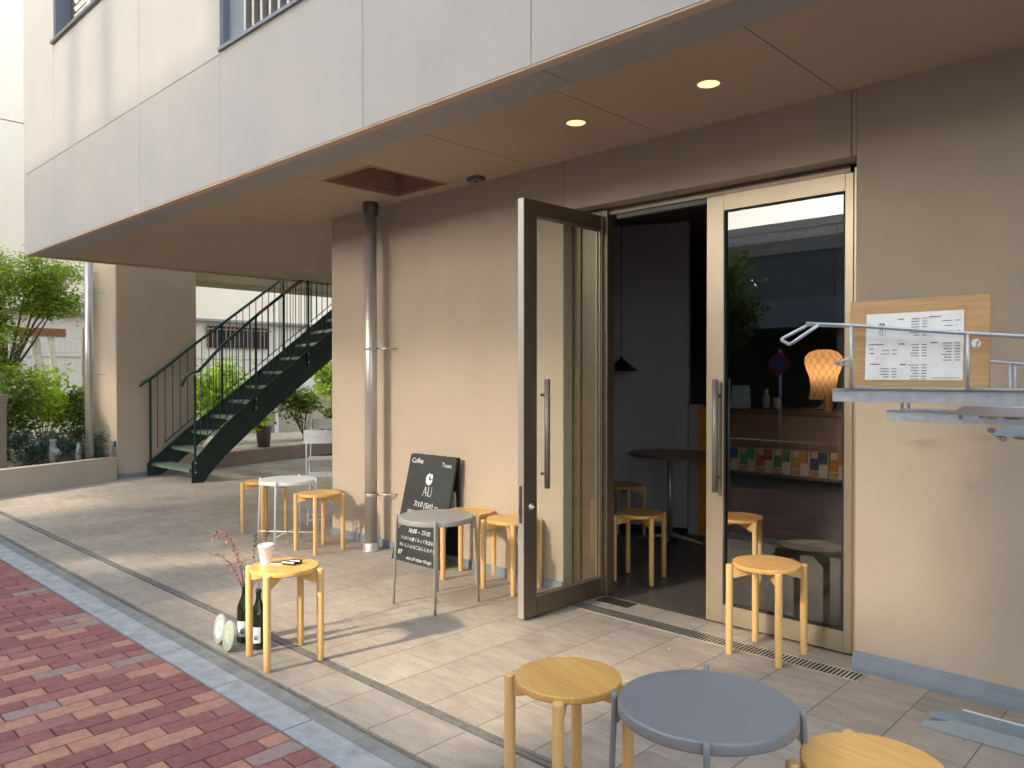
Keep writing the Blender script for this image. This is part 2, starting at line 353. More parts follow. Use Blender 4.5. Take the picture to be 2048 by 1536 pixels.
def serif_U(x, y, h):
    w_ = h * .30; T = h * .09; t = h * .045; P = []
    outer = [(x - w_, y + h)] + [(x - w_ * math.cos(R(a)), y + h * .28 - h * .29 * math.sin(R(a))) for a in range(0, 181, 15)] + [(x + w_, y + h)]
    inner = [(x + w_ - t, y + h)] + [(x + (w_ - t) * math.cos(R(a)) + (0), y + h * .28 - h * .24 * math.sin(R(a))) for a in range(0, 91, 15)] + [(x - (w_ - T) * math.sin(R(a)), y + h * .28 - h * .24 * math.cos(R(a))) for a in range(15, 91, 15)] + [(x - w_ + T, y + h)]
    for i in range(len(outer) - 1):
        j = len(inner) - 1 - int(i * (len(inner) - 1) / (len(outer) - 1)); k = len(inner) - 1 - int((i + 1) * (len(inner) - 1) / (len(outer) - 1))
        q = [outer[i], outer[i + 1], inner[k]] + ([inner[j]] if j != k else [])
        P.append(q)
    for cx in (x - w_ + T / 2, x + w_ - t / 2): P.append([(cx - T, y + h), (cx + T, y + h), (cx + T, y + h - t * .6), (cx - T, y + h - t * .6)])
    return P
def text_AU(mb, cx, y, h, fn):
    for p in serif_A(cx - h * .38, y, h) + serif_U(cx + h * .42, y, h): poly_mb(mb, p, fn)

# ================================================================== SETTING: ground
WY = 3.80            # plane of the cafe wall
CX = -5.83           # left corner of the cafe wall
m = MB(); m.quad((-60, -60, -.03), (60, -60, -.03), (60, 60, -.03), (-60, 60, -.03)); struct(m.build('ground', M['soil']))
m = MB(); m.box((-14, 2.105, -.12), (3.5, 3.92, 0)); m.box((-11.6, 3.92, -.12), (CX, 13, 0))
struct(m.build('terrace', M['tile']))
m = MB(); m.box((-14, 1.79, -.12), (3.5, 2.045, -.001)); struct(m.build('terrace_edge', M['tile2']))
# two slot drains: thin metal lips with dark slots
for y0, y1 in ((2.045, 2.105), (1.762, 1.79)):
    m = MB(); m.mi = 1; m.box((-14, y0, -.12), (3.5, y1, -.010)); m.mi = 0
    n = 3 if y1 - y0 > .04 else 2; wd = (y1 - y0)
    for a_, b_ in (((.0, .06), (.26, .62), (.72, .92)) if n == 3 else ((.0, .12), (.36, .74))):
        m.box((-14, y0 + wd * a_, -.0095), (3.5, y0 + wd * b_, -.0012))
    o = m.build('slot_drain', [M['groove'], M['black']])
    tag(o, 'wide triple-line slot drain running along the inner terrace tiles' if n == 3 else 'narrow slot drain between the edge tiles and the grey kerb', 'drain')
# kerb: mortar strip + blocks
m = MB(); m.box((-14, 1.69, -.12), (3.5, 1.762, -.006)); m.mi = 1
x = -13.54
while x < 3:
    m.box((x + .004, 1.557, -.12), (x + .597, 1.69, -.004 + random.uniform(-.001, .001)), .004); x += .6
struct(m.build('kerb', [M['mortar'], M['kerb']]))
# brick pavement, real pavers
m = MB(); m.box((-14, -2.4, -.12), (3.5, 1.557, -.020)); struct(m.build('pavement_bed', M['pav_j']))
m = MB(); bw, bl = .0965, .205
ix = 0; x = -9.6
while x < 1.2:
    y = 1.552 - (.5 * bl if ix % 2 else 0) ; first = ix % 2
    rows = []
    if first: rows.append((y, 1.552))
    while y > -1.1: rows.append((y - bl, y)); y -= bl
    for (a, b) in rows:
        g = .0030; zt = -.008 + random.uniform(-.0015, .0015)
        rr = random.random(); lt = min(1, max(0, (x + 5.4) / 2.2))
        if rr < .35 * (1 - abs(x + 3.2) / 6): k = 3
        elif rr > .93 - .03 * lt: k = 4
        else: k = random.choice((0, 0, 1, 2, 5, 2))
        if x < -4.9 and k == 3: k = 1
        m.mi = k; x0, x1 = x + g, x + bw - g; a2, b2 = a + g, b - g; e = .004; zl = -.03
        if b2 - a2 < .02: continue
        V = [m.bm.verts.new(p) for p in ((x0, a2, zl), (x1, a2, zl), (x1, b2, zl), (x0, b2, zl), (x0, a2, zt - e * .8), (x1, a2, zt - e * .8), (x1, b2, zt - e * .8), (x0, b2, zt - e * .8), (x0 + e, a2 + e, zt), (x1 - e, a2 + e, zt), (x1 - e, b2 - e, zt), (x0 + e, b2 - e, zt))]
        for q in ((0, 1, 5, 4), (1, 2, 6, 5), (2, 3, 7, 6), (3, 0, 4, 7), (4, 5, 9, 8), (5, 6, 10, 9), (6, 7, 11, 10), (7, 4, 8, 11), (8, 9, 10, 11)):
            f = m.bm.faces.new([V[i] for i in q]); f.material_index = k
    x += bw; ix += 1
struct(m.build('pavement', [M['brick%d' % i] for i in range(6)], fix=False))
m = MB(); m.box((-40, -4.9, -.12), (40, -2.4, -.024)); struct(m.build('road', M['concrete']))

# ================================================================== CAFE BUILDING
B = thing('cafe_building', 'cream and beige cafe building with overhanging upper floor above the terrace', 'building')
SZ = 2.74; FY = 2.5
# facade of upper storey made of panels with open joints and two recessed windows
m = MB()
hz = 3.605; top = 8.2; j = .0014
xs = [-9.95, -8.88, -6.65, -5.215, -3.53, -2.29, -.6, 1.4, 3.4, 5.5]
def pan(m, x0, x1, z0, z1): m.box((x0 + j, FY, z0 + j), (x1 - j, FY + .30, z1 - j), .003, seg=1)
for a, b in zip(xs, xs[1:]):
    if b <= -5.2: pan(m, a, b, SZ - .012, hz)
    if a == -9.95: pan(m, a, b, hz, top)
    if a == -8.88: pan(m, a, b, hz, 4.765)
    if a == -6.65: pan(m, a, -5.215, hz, 4.765); pan(m, -6.2, -5.215, 4.765, top)
    if a == -5.215: pan(m, a, b, SZ - .015, 3.645)
    if a == -3.53: pan(m, a, b, SZ - .015, top)
    if a > -3.5: pan(m, a, b, SZ - .015, top)
m.box((-9.93, FY + .02, 6.4), (-3.6, FY + .30, top)); m.box((-9.93, FY + .005, SZ), (-8.9, FY + .29, 6)); m.box((-9.9, FY + .005, SZ), (5.4, FY + .29, 3.6)); m.box((-3.6, FY + .005, SZ), (5.4, FY + .29, top)); m.box((-9.9, FY + .005, SZ), (-5.3, FY + .29, 4.7))
m.build('facade', M['facade'], B)
m = MB(); m.box((-9.94, FY + .302, SZ + .02), (5.4, FY + .36, 3.64)); m.box((-9.94, FY + .302, 6.2), (5.4, FY + .36, top)); m.box((-9.94, FY + .302, 3.64), (-8.9, FY + .36, 6.2)); m.box((-6.1, FY + .302, 3.64), (-5.2, FY + .36, 6.2)); m.box((-3.5, FY + .302, 3.64), (5.4, FY + .36, 6.2))
m.box((-9.95, FY + .36, SZ + .3), (-9.75, 12, top)); m.box((-9.95, 12, SZ + .3), (5.4, 12.2, top)); m.box((-9.95, FY + .0, top), (5.5, 12.2, top + .2)); m.box((5.2, FY + .36, 0), (5.4, 12, top))
m.build('upper_wall', M['facade'], B)
# windows
def window(x0, x1, z0, z1, kind):
    f = MB(); d = .16
    f.mi = 0; f.box((x0 + .001, FY + .012, z0), (x0 + .012, FY + d, z1)); f.box((x1 - .012, FY + .012, z0), (x1 - .001, FY + d, z1)); f.box((x0, FY - .02, z0 - .025), (x1, FY + d, z0 - .002) )
    w_ = f.build('window', M['winblue'], B)
    g = MB()
    if kind == 'louvre':
        z = z0 + .03
        while z < z1: g.box((x0 + .30, FY + .10, z), (x0 + .72, FY + .135, z + .035), rot=Matrix.Rotation(.5, 4, 'X')); z += .075
        g.box((x0 + .72, FY + .08, z0), (x0 + .80, FY + .15, z1)); g.build('louvre', M['opp_white'], w_)
        g = MB(); g.box((x0 + .80, FY + .14, z0), (x1 - .02, FY + .15, z1)); g.build('pane', M['pane'], w_)
        g = MB(); g.box((x0 + .02, FY + .155, z0), (x0 + .80, FY + .17, z1)); g.build('backing', M['dark'], w_)
        g = MB(); g.box((x0 - .03, FY - .03, z0 - .02), (x1 + .03, FY + .02, z0 + .012)); g.build('sill', M['darksteel'], w_)
    else:
        x = x0 + .30; g.box((x0 + .012, FY + .06, z0), (x0 + .27, FY + .12, z1)); g.build('reveal', M['winblue'], w_)
        g = MB()
        while x < x1: g.box((x, FY + .02, z0 + .03), (x + .028, FY + .06, z1)); x += .11
        g.box((x0 + .27, FY + .018, z0 + .002), (x1, FY + .062, z0 + .03)); g.build('grille', M['steel'], w_)
        g = MB(); g.box((x0 + .27, FY + .14, z0), (x1 - .012, FY + .155, z1)); g.build('pane', M['dark'], w_)
window(-8.86, -6.22, 4.77, 6.39, 'louvre')
window(-5.205, -3.54, 3.645, 6.39, 'grille')
# soffit with drip edge, band, boards and an open hatch
m = MB(); m.box((-9.95, FY + .004, SZ - .022), (5.4, FY + .060, SZ + .05), .003, seg=1); m.box((-9.95, FY + .075, SZ - .004), (5.4, FY + .25, SZ + .05), .002, seg=1); m.box((-9.94, FY + .055, SZ + .012), (5.39, FY + .08, SZ + .05))
m.build('drip_edge', M['soffit2'], B)
m = MB(); m.box((-9.95, FY + .302, SZ + .045), (-4.74, 12, SZ + .10)); m.box((-4.14, FY + .302, SZ + .045), (5.4, 12, SZ + .10)); m.box((-4.74, FY + .302, SZ + .045), (-4.14, 2.985, SZ + .10)); m.box((-4.74, 3.68, SZ + .045), (-4.14, 12, SZ + .10)); m.build('ceiling_backing', M['dark'], B)
m = MB(); g = .0025
jx = [-1.461 + .97 * k for k in range(-9, 7)]
HX0, HX1, HY0, HY1 = -4.715, -4.165, 3.01, 3.655
def board(x0, x1, y0, y1):
    m.box((x0 + g, y0 + g, SZ), (x1 - g, y1 - g, SZ + .03), 0)
for a, b in zip([-9.93] + [q for q in jx if q > -9.8], [q for q in jx if q > -9.8] + [5.4]):
    if b < HX0 or a > HX1: board(a, b, FY + .25, WY)
    else:
        a2, b2 = max(a, HX0), min(b, HX1)
        board(a2, b2, FY + .25, HY0); board(a2, b2, HY1, WY)
        if a < HX0: board(a, HX0, FY + .25, WY)
        if b > HX1: board(HX1, b, FY + .25, WY)
for k in range(4):
    for y0 in (3.80, 6.4, 9.2): board(-9.93 + k * 1.025, -9.93 + (k + 1) * 1.025 if k < 3 else CX + .1, y0, y0 + (2.6 if y0 < 6 else 2.8))
m.build('soffit', M['soffit'], B)
m = MB(); m.box((-10.0, FY + .06, SZ - .02), (-9.94, 12, SZ + .34), .004, seg=1); m.build('end_fascia', M['soffit2'], B)
h = MB()
for a, b in (((HX0 - .02, HY0 - .02, SZ + .031), (HX0, HY1 + .02, SZ + .30)), ((HX1, HY0 - .02, SZ + .031), (HX1 + .02, HY1 + .02, SZ + .30)), ((HX0, HY0 - .02, SZ + .031), (HX1, HY0, SZ + .30)), ((HX0, HY1, SZ + .031), (HX1, HY1 + .02, SZ + .30)), ((HX0, HY0, SZ + .28), (HX1, HY1, SZ + .30))): h.box(a, b)
for a, b in (((HX0 - .012, HY0 - .012, SZ - .006), (HX0 + .004, HY1 + .012, SZ + .02)), ((HX1 - .004, HY0 - .012, SZ - .006), (HX1 + .012, HY1 + .012, SZ + .02)), ((HX0 + .004, HY0 - .012, SZ - .006), (HX1 - .004, HY0 + .004, SZ + .02)), ((HX0 + .004, HY1 - .004, SZ - .006), (HX1 - .004, HY1 + .012, SZ + .02))): h.box(a, b)
h.build('hatch', mat('hatch_lining', (.36, .24, .18), .7), B)
# ground-floor wall
DX0, DX1, DZ = -2.975, -1.387, 2.425
m = MB()
m.box((CX, WY, 0), (-3.20, WY + .16, SZ + .02), .004, seg=1)
m.box((-3.196, WY, DZ), (-1.412, WY + .16, SZ + .02), .003, seg=1); m.box((-1.407, WY, DZ), (DX1, WY + .16, SZ + .02))
m.box((DX1, WY, 0), (.8, WY + .16, SZ + .02), .004, seg=1); m.box((.802, WY, 2.4), (4.6, WY + .16, SZ + .02)); m.box((4.602, WY, 0), (5.2, WY + .16, SZ + .02))
m.box((CX, WY + .162, 0), (CX + .18, 10, SZ - .002)); m.box((CX, 10, 0), (5.2, 10.2, SZ - .002))
m.build('wall', M['wall'], B)
m = MB(); m.box((-3.199, WY + .006, DZ + .003), (-3.1965, WY + .1, SZ)); m.build('wall_joint', M['soffit'], B)
m = MB(); m.box((-3.198, 3.90, 0), (DX0 - .001, 3.955, DZ - .003), .003, seg=1); m.box((-3.198, 3.888, 0), (-3.13, 3.899, DZ - .003)); m.build('side_panel', M['bronze'], B)
# skirting: flexible blue-grey membrane folded from wall on to floor
def skirt(x0, x1):
    m = MB(); pr = [(WY - .0, .072), (WY - .008, .074), (WY - .012, .050), (WY - .022, .047), (WY - .028, .022), (WY - .045, .010), (WY - .075, .005), (WY - .075, .0), (WY - .0, .0)]
    m.prism(pr, 'x', x0, x1); return m
skirt(DX1 - .0, .8).build('skirting', M['seal'], B)
m = MB(); m.box((CX, WY - .012, .0), (-3.201, WY - .001, .062), .002, seg=1); m.build('skirting', M['seal'], B)
# door frame
DYP = 3.92
m = MB(); m.box((DX0, DYP - .02, 0), (DX0 + .045, DYP + .06, DZ - .002), .003, seg=1)
m.box((DX0 + .045, DYP + .0, DZ - .045), (DX1 - .07, DYP + .06, DZ - .002), .002, seg=1)
m.build('door_frame', M['bronze'], B)
m = MB(); m.box((-1.430, DYP - .035, 0), (DX1, DYP + .06, DZ - .03), .004, seg=1); m.build('door_frame', M['champ'], B)
m = MB(); m.box((DX0 + .1, DYP + .004, DZ - .075), (-2.24, DYP + .04, DZ - .047), .003, seg=1); m.build('door_closer', M['sensor'], B)
q = MB(); q.box((.84, DYP - .02, .0), (.90, DYP + .03, 2.4)); q.box((4.54, DYP - .02, .0), (4.60, DYP + .03, 2.4)); q.box((2.66, DYP - .02, .06), (2.72, DYP + .03, 2.34)); q.box((.90, DYP - .02, .0), (4.54, DYP + .03, .06)); q.box((.90, DYP - .02, 2.34), (4.54, DYP + .03, 2.4)); w2_ = q.build('added_window', M['champ'], B)  # unseen window added right of the view to brighten the cafe interior
q = MB(); q.box((.90, DYP, .06), (2.66, DYP + .008, 2.34)); q.box((2.72, DYP, .06), (4.54, DYP + .008, 2.34)); q.build('pane', M['glass'], w2_)
def door(W, loc, rotz, fm, hs):
    """leaf in local coords: hinge at 0, leaf along +x, outside towards -y; w .74"""
    T, H = .045, 2.375
    d = MB(); st, tr, br, s0_ = .105, .085, .115, .043
    d.box((0, -T / 2, .012), (s0_, T / 2, H), .003, seg=1); d.box((W - st, -T / 2, .012), (W, T / 2, H), .003, seg=1)
    d.box((s0_, -T / 2, H - tr), (W - st, T / 2, H - .001), .0); d.box((s0_, -T / 2, .013), (W - st, T / 2, br), .0)
    dd = d.build('door', fm, B); dd.location = loc; dd.rotation_euler.z = rotz
    gk = MB(); e = .009
    for s_ in (-1, 1):
        y0, y1 = sorted((s_ * .008, s_ * (T / 2 - .006)))
        gk.box((s0_, y0, br), (s0_ + e, y1, H - tr)); gk.box((W - st - e, y0, br), (W - st, y1, H - tr)); gk.box((s0_ + e, y0, br), (W - st - e, y1, br + e)); gk.box((s0_ + e, y0, H - tr - e), (W - st - e, y1, H - tr))
    gk.build('bead', M['champ'] if fm is M['bronze'] else M['black'], dd)
    gl = MB(); gl.box((s0_, -.0035, br), (W - st, .0035, H - tr)); gl.build('glass', M['glass'], dd)
    for s_ in (-1, 1):
        h_ = MB(); hx_ = hs; yy = s_ * (T / 2 + .045)
        h_.tube([(hx_, yy, .74), (hx_, yy, 1.36)], .0165, 16)
        for z in (.82, 1.27): h_.tube([(hx_, yy, z), (hx_, s_ * T / 2, z)], .009, 12)
        h_.build('handle', M['handle'], dd)
    return dd
# open leaf: hinge at left jamb, turned out to the street
ol = door(.745, (-3.0 + .02, 3.925, 0), R(-90.5), M['bronze'], .60)
q = MB(); q.box((.7451, -.0215, .014), (.7475, .0215, 2.373)); q.build('edge_strip', M['steel'], ol)
lk = MB(); lk.box((.7476, -.011, .55), (.749, .011, .76)); lk.box((.7476, -.013, .60), (.7505, .013, .64)); lk.build('lock_plate', M['darksteel'], ol)
lk = MB(); lk.lathe([(.019, 0), (.019, .008), (.012, .012), (.004, .03)], 16); b_ = lk.build('lock_cylinder', M['steel'], ol); b_.location = (.69, .0225, .64); b_.rotation_euler = (R(-90), 0, 0)
lk = MB(); lk.lathe([(.019, 0), (.019, .008), (.012, .012), (.004, .03)], 16); b_ = lk.build('lock_cylinder', M['steel'], ol); b_.location = (.69, -.0225, .64); b_.rotation_euler = (R(90), 0, 0)
cl = door(.803, (-1.434, DYP + .0, 0), R(180), M['champ'], .722)
# ---------------- cafe interior (parts of the building)
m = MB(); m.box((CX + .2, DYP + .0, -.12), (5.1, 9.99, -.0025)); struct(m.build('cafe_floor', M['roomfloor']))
m = MB(); a = Vector((-5.6, 5.195)); b = Vector((-3.588, 5.94)); d = (b - a).normalized(); n = Vector((-d.y, d.x)) * .1
m.prism([tuple(a), tuple(b), tuple(b + n), tuple(a + n)], 'z', 0, 2.9); m.build('inner_wall', M['room'], B)
m = MB(); m.prism([tuple(a), tuple(b), tuple(b - n * .1), tuple(a - n * .1)], 'z', .001, .05); m.build('inner_skirting', M['black'], B)
m = MB(); m.box((-3.585, 5.95, 0), (-3.50, 6.05, 1.13)); m.build('inner_panel', M['room'], B)
m = MB(); m.box((-3.498, 5.96, .0), (-3.40, 6.04, 1.11)); m.build('inner_panel', M['orange'], B)  # orange strip stands in for warm lamp glow at the panel's edge
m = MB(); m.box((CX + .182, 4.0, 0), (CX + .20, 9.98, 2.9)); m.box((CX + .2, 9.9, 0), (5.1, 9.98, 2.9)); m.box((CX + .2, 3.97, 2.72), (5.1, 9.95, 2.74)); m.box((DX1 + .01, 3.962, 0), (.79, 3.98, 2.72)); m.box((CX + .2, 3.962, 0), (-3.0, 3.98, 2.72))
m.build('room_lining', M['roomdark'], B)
CT = thing('cafe_counter', 'dark wooden cafe counter seen through the closed glass door', 'counter', (0, 0, 0))
m = MB(); m.box((-3.34, 6.16, 1.055), (1.5, 6.9, 1.095), .004, seg=1); m.build('countertop', M['walnut'], CT)
m = MB(); m.box((-3.33, 6.24, .0), (1.4, 6.30, .56)); m.build('plinth', M['roomdark'], CT)
m = MB(); m.box((-3.33, 6.2, .56), (1.4, 6.30, 1.054)); m.build('front_panel', mat('counter_front', (.34, .19, .13), .5, var=.15), CT)
m = MB(); m.box((-3.32, 6.04, .56), (1.3, 6.2, .575)); m.box((-3.32, 6.035, .56), (1.3, 6.04, .575)); m.build('ledge', M['walnut'], CT)
# packets leaning on the ledge
pc = [(.03, .10, .30), (.04, .30, .07), (.45, .06, .03), (.12, .20, .05), (.55, .30, .06), (.06, .05, .12), (.55, .17, .03), (.5, .32, .05), (.3, .05, .08)]
nm = ['navy', 'green', 'red', 'olive', 'tan', 'deep blue', 'orange', 'mustard', 'maroon']
for i in range(9):
    x = -3.24 + i * .150
    t = thing('drip_bag_packet', 'coffee packet with %s label in the row below the counter' % nm[i], 'packet', (x, 6.075, .576), group='coffee packets on the counter ledge')
    q = MB(); q.box((-.071, 0, 0), (.071, .02, .205), .004, seg=1, rot=Matrix.Rotation(R(-6), 4, 'X')); q.build('bag', mat('packet_paper_%s' % nm[i].replace(' ', '_'), (.66, .50, .38), .5), t); q = MB(); q.box((-.06, -.012, .008), (.0, .004, .05)); q.build('kraft_label', M['oak'], t)
    q = MB(); q.box((-.005, -.022, .11), (.060, -.004, .20)); q.box((-.062, -.016, .06), (-.005, .0, .15)); q.build('label', mat('packet_label_%s' % nm[i].replace(' ', '_'), pc[i], .5), t)
# pendant of woven strips on a table lamp base
L_ = thing('woven_table_lamp', 'lit orange table lamp with woven strip shade glowing behind the closed glass door', 'lamp', (-2.6, 6.42, 1.095))
prof = [(.115, .09), (.105, .14), (.10, .20), (.112, .28), (.135, .34), (.148, .39), (.145, .44), (.11, .48), (.05, .50)]
sm = bpy.data.materials.new('woven_shade'); sm.use_nodes = True; t = sm.node_tree; Lk = t.links.new; b = t.nodes['Principled BSDF']; tc = nd(t, 'ShaderNodeTexCoord'); sp = nd(t, 'ShaderNodeSeparateXYZ'); Lk(tc.outputs['Object'], sp.inputs[0])
ang = math_(t, 'MULTIPLY', math_(t, 'ARCTAN2', sp.outputs[1], sp.outputs[0]), 28 / 6.2832); zz = math_(t, 'MULTIPLY', sp.outputs[2], 21)
ch = math_(t, 'MODULO', math_(t, 'ADD', math_(t, 'FLOOR', math_(t, 'ADD', ang, 40)), math_(t, 'FLOOR', zz)), 2)
grad = nd(t, 'ShaderNodeMapRange'); Lk(sp.outputs[2], grad.inputs[0]); grad.inputs[1].default_value = .14; grad.inputs[2].default_value = .36
mx = nd(t, 'ShaderNodeMix', data_type='RGBA'); Lk(ch, mx.inputs['Factor']); mx.inputs[6].default_value = (.62, .42, .25, 1); mx.inputs[7].default_value = (.47, .31, .18, 1)
Lk(mx.outputs[2], b.inputs['Base Color']); tl = nd(t, 'ShaderNodeBsdfTranslucent'); Lk(mx.outputs[2], tl.inputs[0]); ms = nd(t, 'ShaderNodeMixShader'); ms.inputs[0].default_value = .6; Lk(b.outputs[0], ms.inputs[1]); Lk(tl.outputs[0], ms.inputs[2]); Lk(ms.outputs[0], t.nodes['Material Output'].inputs[0])
q = MB(); q.lathe(prof, 36, cap=False); q.build('lamp_shade', sm, L_)
q = MB(); q.lathe([(.07, 0), (.07, .015), (.03, .03), (.012, .06), (.012, .28)], 20); q.build('lamp_base', M['navy'], L_)
q = MB(); q.lathe([(.012, .30), (.032, .33), (.036, .36), (.022, .395), (.004, .405)], 16); q.build('bulb', emit('warm_bulb', (1, .70, .42), 6), L_)
# clutter on counter
def counter_item(name, label, cat, x, y, prof, mt): o = MB().lathe(prof, 18).build(name, mt); o.location = (x, y, 1.0955); tag(o, label, cat); return o
tag(MB().prism([(6.28, 0), (6.36, .0), (6.33, .20), (6.325, .20)], 'x', -3.37, -3.21).build('menu_stand', M['opp_band'], loc=(0, 0, 1.0955)), 'pale folded card standing at the left end of the counter', 'card')
gm = mat('carafe_glass', (.35, .38, .4), .08, coat=.5)
counter_item('carafe', 'tall glass carafe on the counter beside the pale card', 'carafe', -3.06, 6.34, [(.03, 0), (.034, .02), (.034, .1), (.015, .14), (.018, .17)], gm)
counter_item('carafe', 'short glass jar on the counter between carafe and lamp', 'jar', -2.95, 6.30, [(.03, 0), (.032, .02), (.032, .08), (.02, .10)], gm)
counter_item('tin', 'copper-coloured tin on the counter right of the lamp base', 'tin', -2.50, 6.28, [(.035, 0), (.036, .002), (.036, .13), (.034, .135)], M['orange'])
# round pedestal tables inside
def pedestal(name, label, x, y, z, r, rz):
    t = thing(name, label, 'table', (x, y, 0), rz, group='round tables inside the cafe')
    MB().lathe([(r - .01, z - .022), (r, z - .018), (r, z - .004), (r - .004, z)], 48).build('tabletop', M['tabletop'], t)
    MB().lathe([(.02, .06), (.02, z - .023)], 16).build('column', M['steel'], t)
    for k in range(4):
        f = MB(); a = k * math.pi / 2; f.tube([(0, 0, .07), (.12 * math.cos(a), .12 * math.sin(a), .05), (.30 * math.cos(a), .30 * math.sin(a), .012)], .02, 8, r2=.011); f.build('foot', M['steel'], t)
    return t
pedestal('pedestal_table', 'round dark-topped pedestal table standing inside by the open doorway', -3.50, 5.52, .745, .34, .35)
pedestal('pedestal_table', 'round pedestal table inside cut off by the open door frame', -4.15, 5.02, .72, .30, .1)
q = MB(); q.lathe([(.14, 0), (.135, .004), (.02, .10), (.012, .12)], 32); o = q.build('lamp_shade', M['black']); o.name = 'pendant_lamp'
o.location = (-3.99, 5.52, 1.42); tag(o, 'black cone pendant lamp hanging in the dark doorway', 'lamp')
q = MB(); q.tube([(0, 0, .12), (0, 0, 1.30)], .003, 6); q.build('cord', M['black'], o)

# ================================================================== things on the building
def downlight(x, y, label, on=True, name='downlight', group=None):
    t = thing(name, label, 'ceiling light', (x, y, SZ), group=group)
    MB().lathe([(.050, -.004), (.066, -.004), (.068, -.001)] + [(.05, -.001)], 32, cap=False).build('rim', M['soffit2'] if on else M['lampoff'], t)
    MB().lathe([(.001, -.003 if on else -.03), (.03, -.003 if on else -.027), (.0495, -.0025 if on else -.004)], 32, cap=False).build('lens', M['lampon'] if on else M['lampoff'], t)
downlight(-2.658, 3.261, 'lit warm downlight in the soffit left of the other lit one, above the doorway', group='ceiling lights in the soffit')
downlight(-1.86, 3.255, 'lit warm downlight in the soffit nearest the right side of the photo', group='ceiling lights in the soffit')
downlight(-8.80, 5.38, 'unlit pale round ceiling light in the far soffit by the green staircase', on=False, group='ceiling lights in the soffit')
t = thing('soffit_sensor', 'small grey box fixed to the soffit next to the wall, right of the open hatch', 'sensor', (-3.88, 3.68, SZ - .001))
MB().box((-.055, -.04, -.028), (.055, .04, 0), .006).build('housing', M['sensor'], t)
MB().lathe([(.001, -.034), (.012, -.033), (.016, -.028)], 12, cap=False).build('sensor_eye', M['black'], t)
t = thing('downpipe', 'thick stainless rainwater pipe standing against the beige wall behind the stools', 'pipe', (-5.06, 3.655, 0))
MB().lathe([(.048, .03), (.048, SZ - .09)], 32).build('pipe', M['steel'], t)
MB().lathe([(.078, 0), (.076, .008), (.062, .012), (.060, .06), (.053, .064)], 32).build('base_collar', M['steel'], t)
MB().lathe([(.055, SZ - .10), (.060, SZ - .096), (.062, SZ - .02), (.062, SZ)], 32).build('top_collar', M['darksteel'], t)
for z in (.44, 1.595):
    q = MB(); q.tube([(.03, .03, z), (.12, .10, z), (.15, .142, z)], .006, 8); q.lathe([(.0535, z - .012), (.0545, z - .01), (.0545, z + .01), (.0535, z + .012)], 24, cap=False); q.build('bracket', M['steel'], t)
t = thing('terminal_box', 'small cream plastic box on the beige wall behind the chalkboard', 'box', (-4.23, WY - .02, .45))
MB().box((-.05, -.025, -.09), (.05, .02, .09), .008).build('cover', M['termin'], t)
MB().tube([(-.06, .012, -.02), (-.06, .012, .25)], .006, 8).build('conduit', M['pvc'], t)
# drain grate in front of the door
t = thing('drain_grate', 'long slatted stainless drain grate set in the tiles before the doorway', 'drain')
q = MB(); q.box((-3.0, 3.592, -.09), (-1.29, 3.598, .0035)); q.box((-3.0, 3.702, -.09), (-1.29, 3.708, .0035)); q.box((-1.296, 3.598, -.09), (-1.29, 3.702, .0035)); q.box((-3.0, 3.598, -.09), (-2.994, 3.702, .0035)); q.build('rim', M['steel'], t)
q = MB(); q.box((-2.994, 3.598, .0004), (-1.296, 3.702, .0012)); q.build('channel', M['black'], t)
q = MB(); x = -2.985
while x < -1.30: q.box((x, 3.599, .0013), (x + .0075, 3.701, .0034)); x += .0195
q.build('slats', M['steel'], t)
tag(MB().box((-2.93, 3.79, .0005), (-2.70, 3.90, .003)).build('floor_plate', M['darksteel']), 'small dark floor plate on the threshold beside the open door hinge', 'plate')
MB_ = MB(); MB_.box((-3.05, 3.83, .0), (-2.985, 3.87, .02), .004); tag(MB_.build('door_stop', M['darksteel']), 'small metal door stop under the open door hinge', 'door stop')

# ================================================================== left pier, stair, planters, neighbour
t = thing('wall_pier', 'tall beige concrete pier beyond the terrace beside the green staircase', 'pier')
MB().box((-11.95, 3.84, 0), (-11.045, 4.93, 3.4), .006, seg=1).build('wall', M['wall'], t)
MB().box((-11.045, 3.86, 0), (-11.037, 4.92, .06)).build('skirting', M['seal'], t)
q = MB(); q.box((-11.12, 3.825, .42), (-11.06, 3.8395, .50), .002, seg=1); q.build('number_plate', M['navy'], t)
tag(MB().box((-11.95, 4.932, 2.77), (-11.2, 12, 3.4), .004, seg=1).build('landing_beam', mat('ochre_beam', (.42, .36, .25), .8, var=.05)), 'ochre concrete beam running behind the top of the green staircase', 'beam')
# downpipe left
t = thing('downpipe', 'slim grey rainwater pipe standing in the left planter before the pier', 'pipe', (-11.03, 3.5, .30))
MB().tube([(0, 0, 0), (0, 0, 2.7)], .052, 20).build('pipe', M['steel'], t)
for z in (1.10, 2.18): MB().tube([(.0, .05, z), (.0, .20, z)], .006, 8).build('bracket', M['steel'], t)
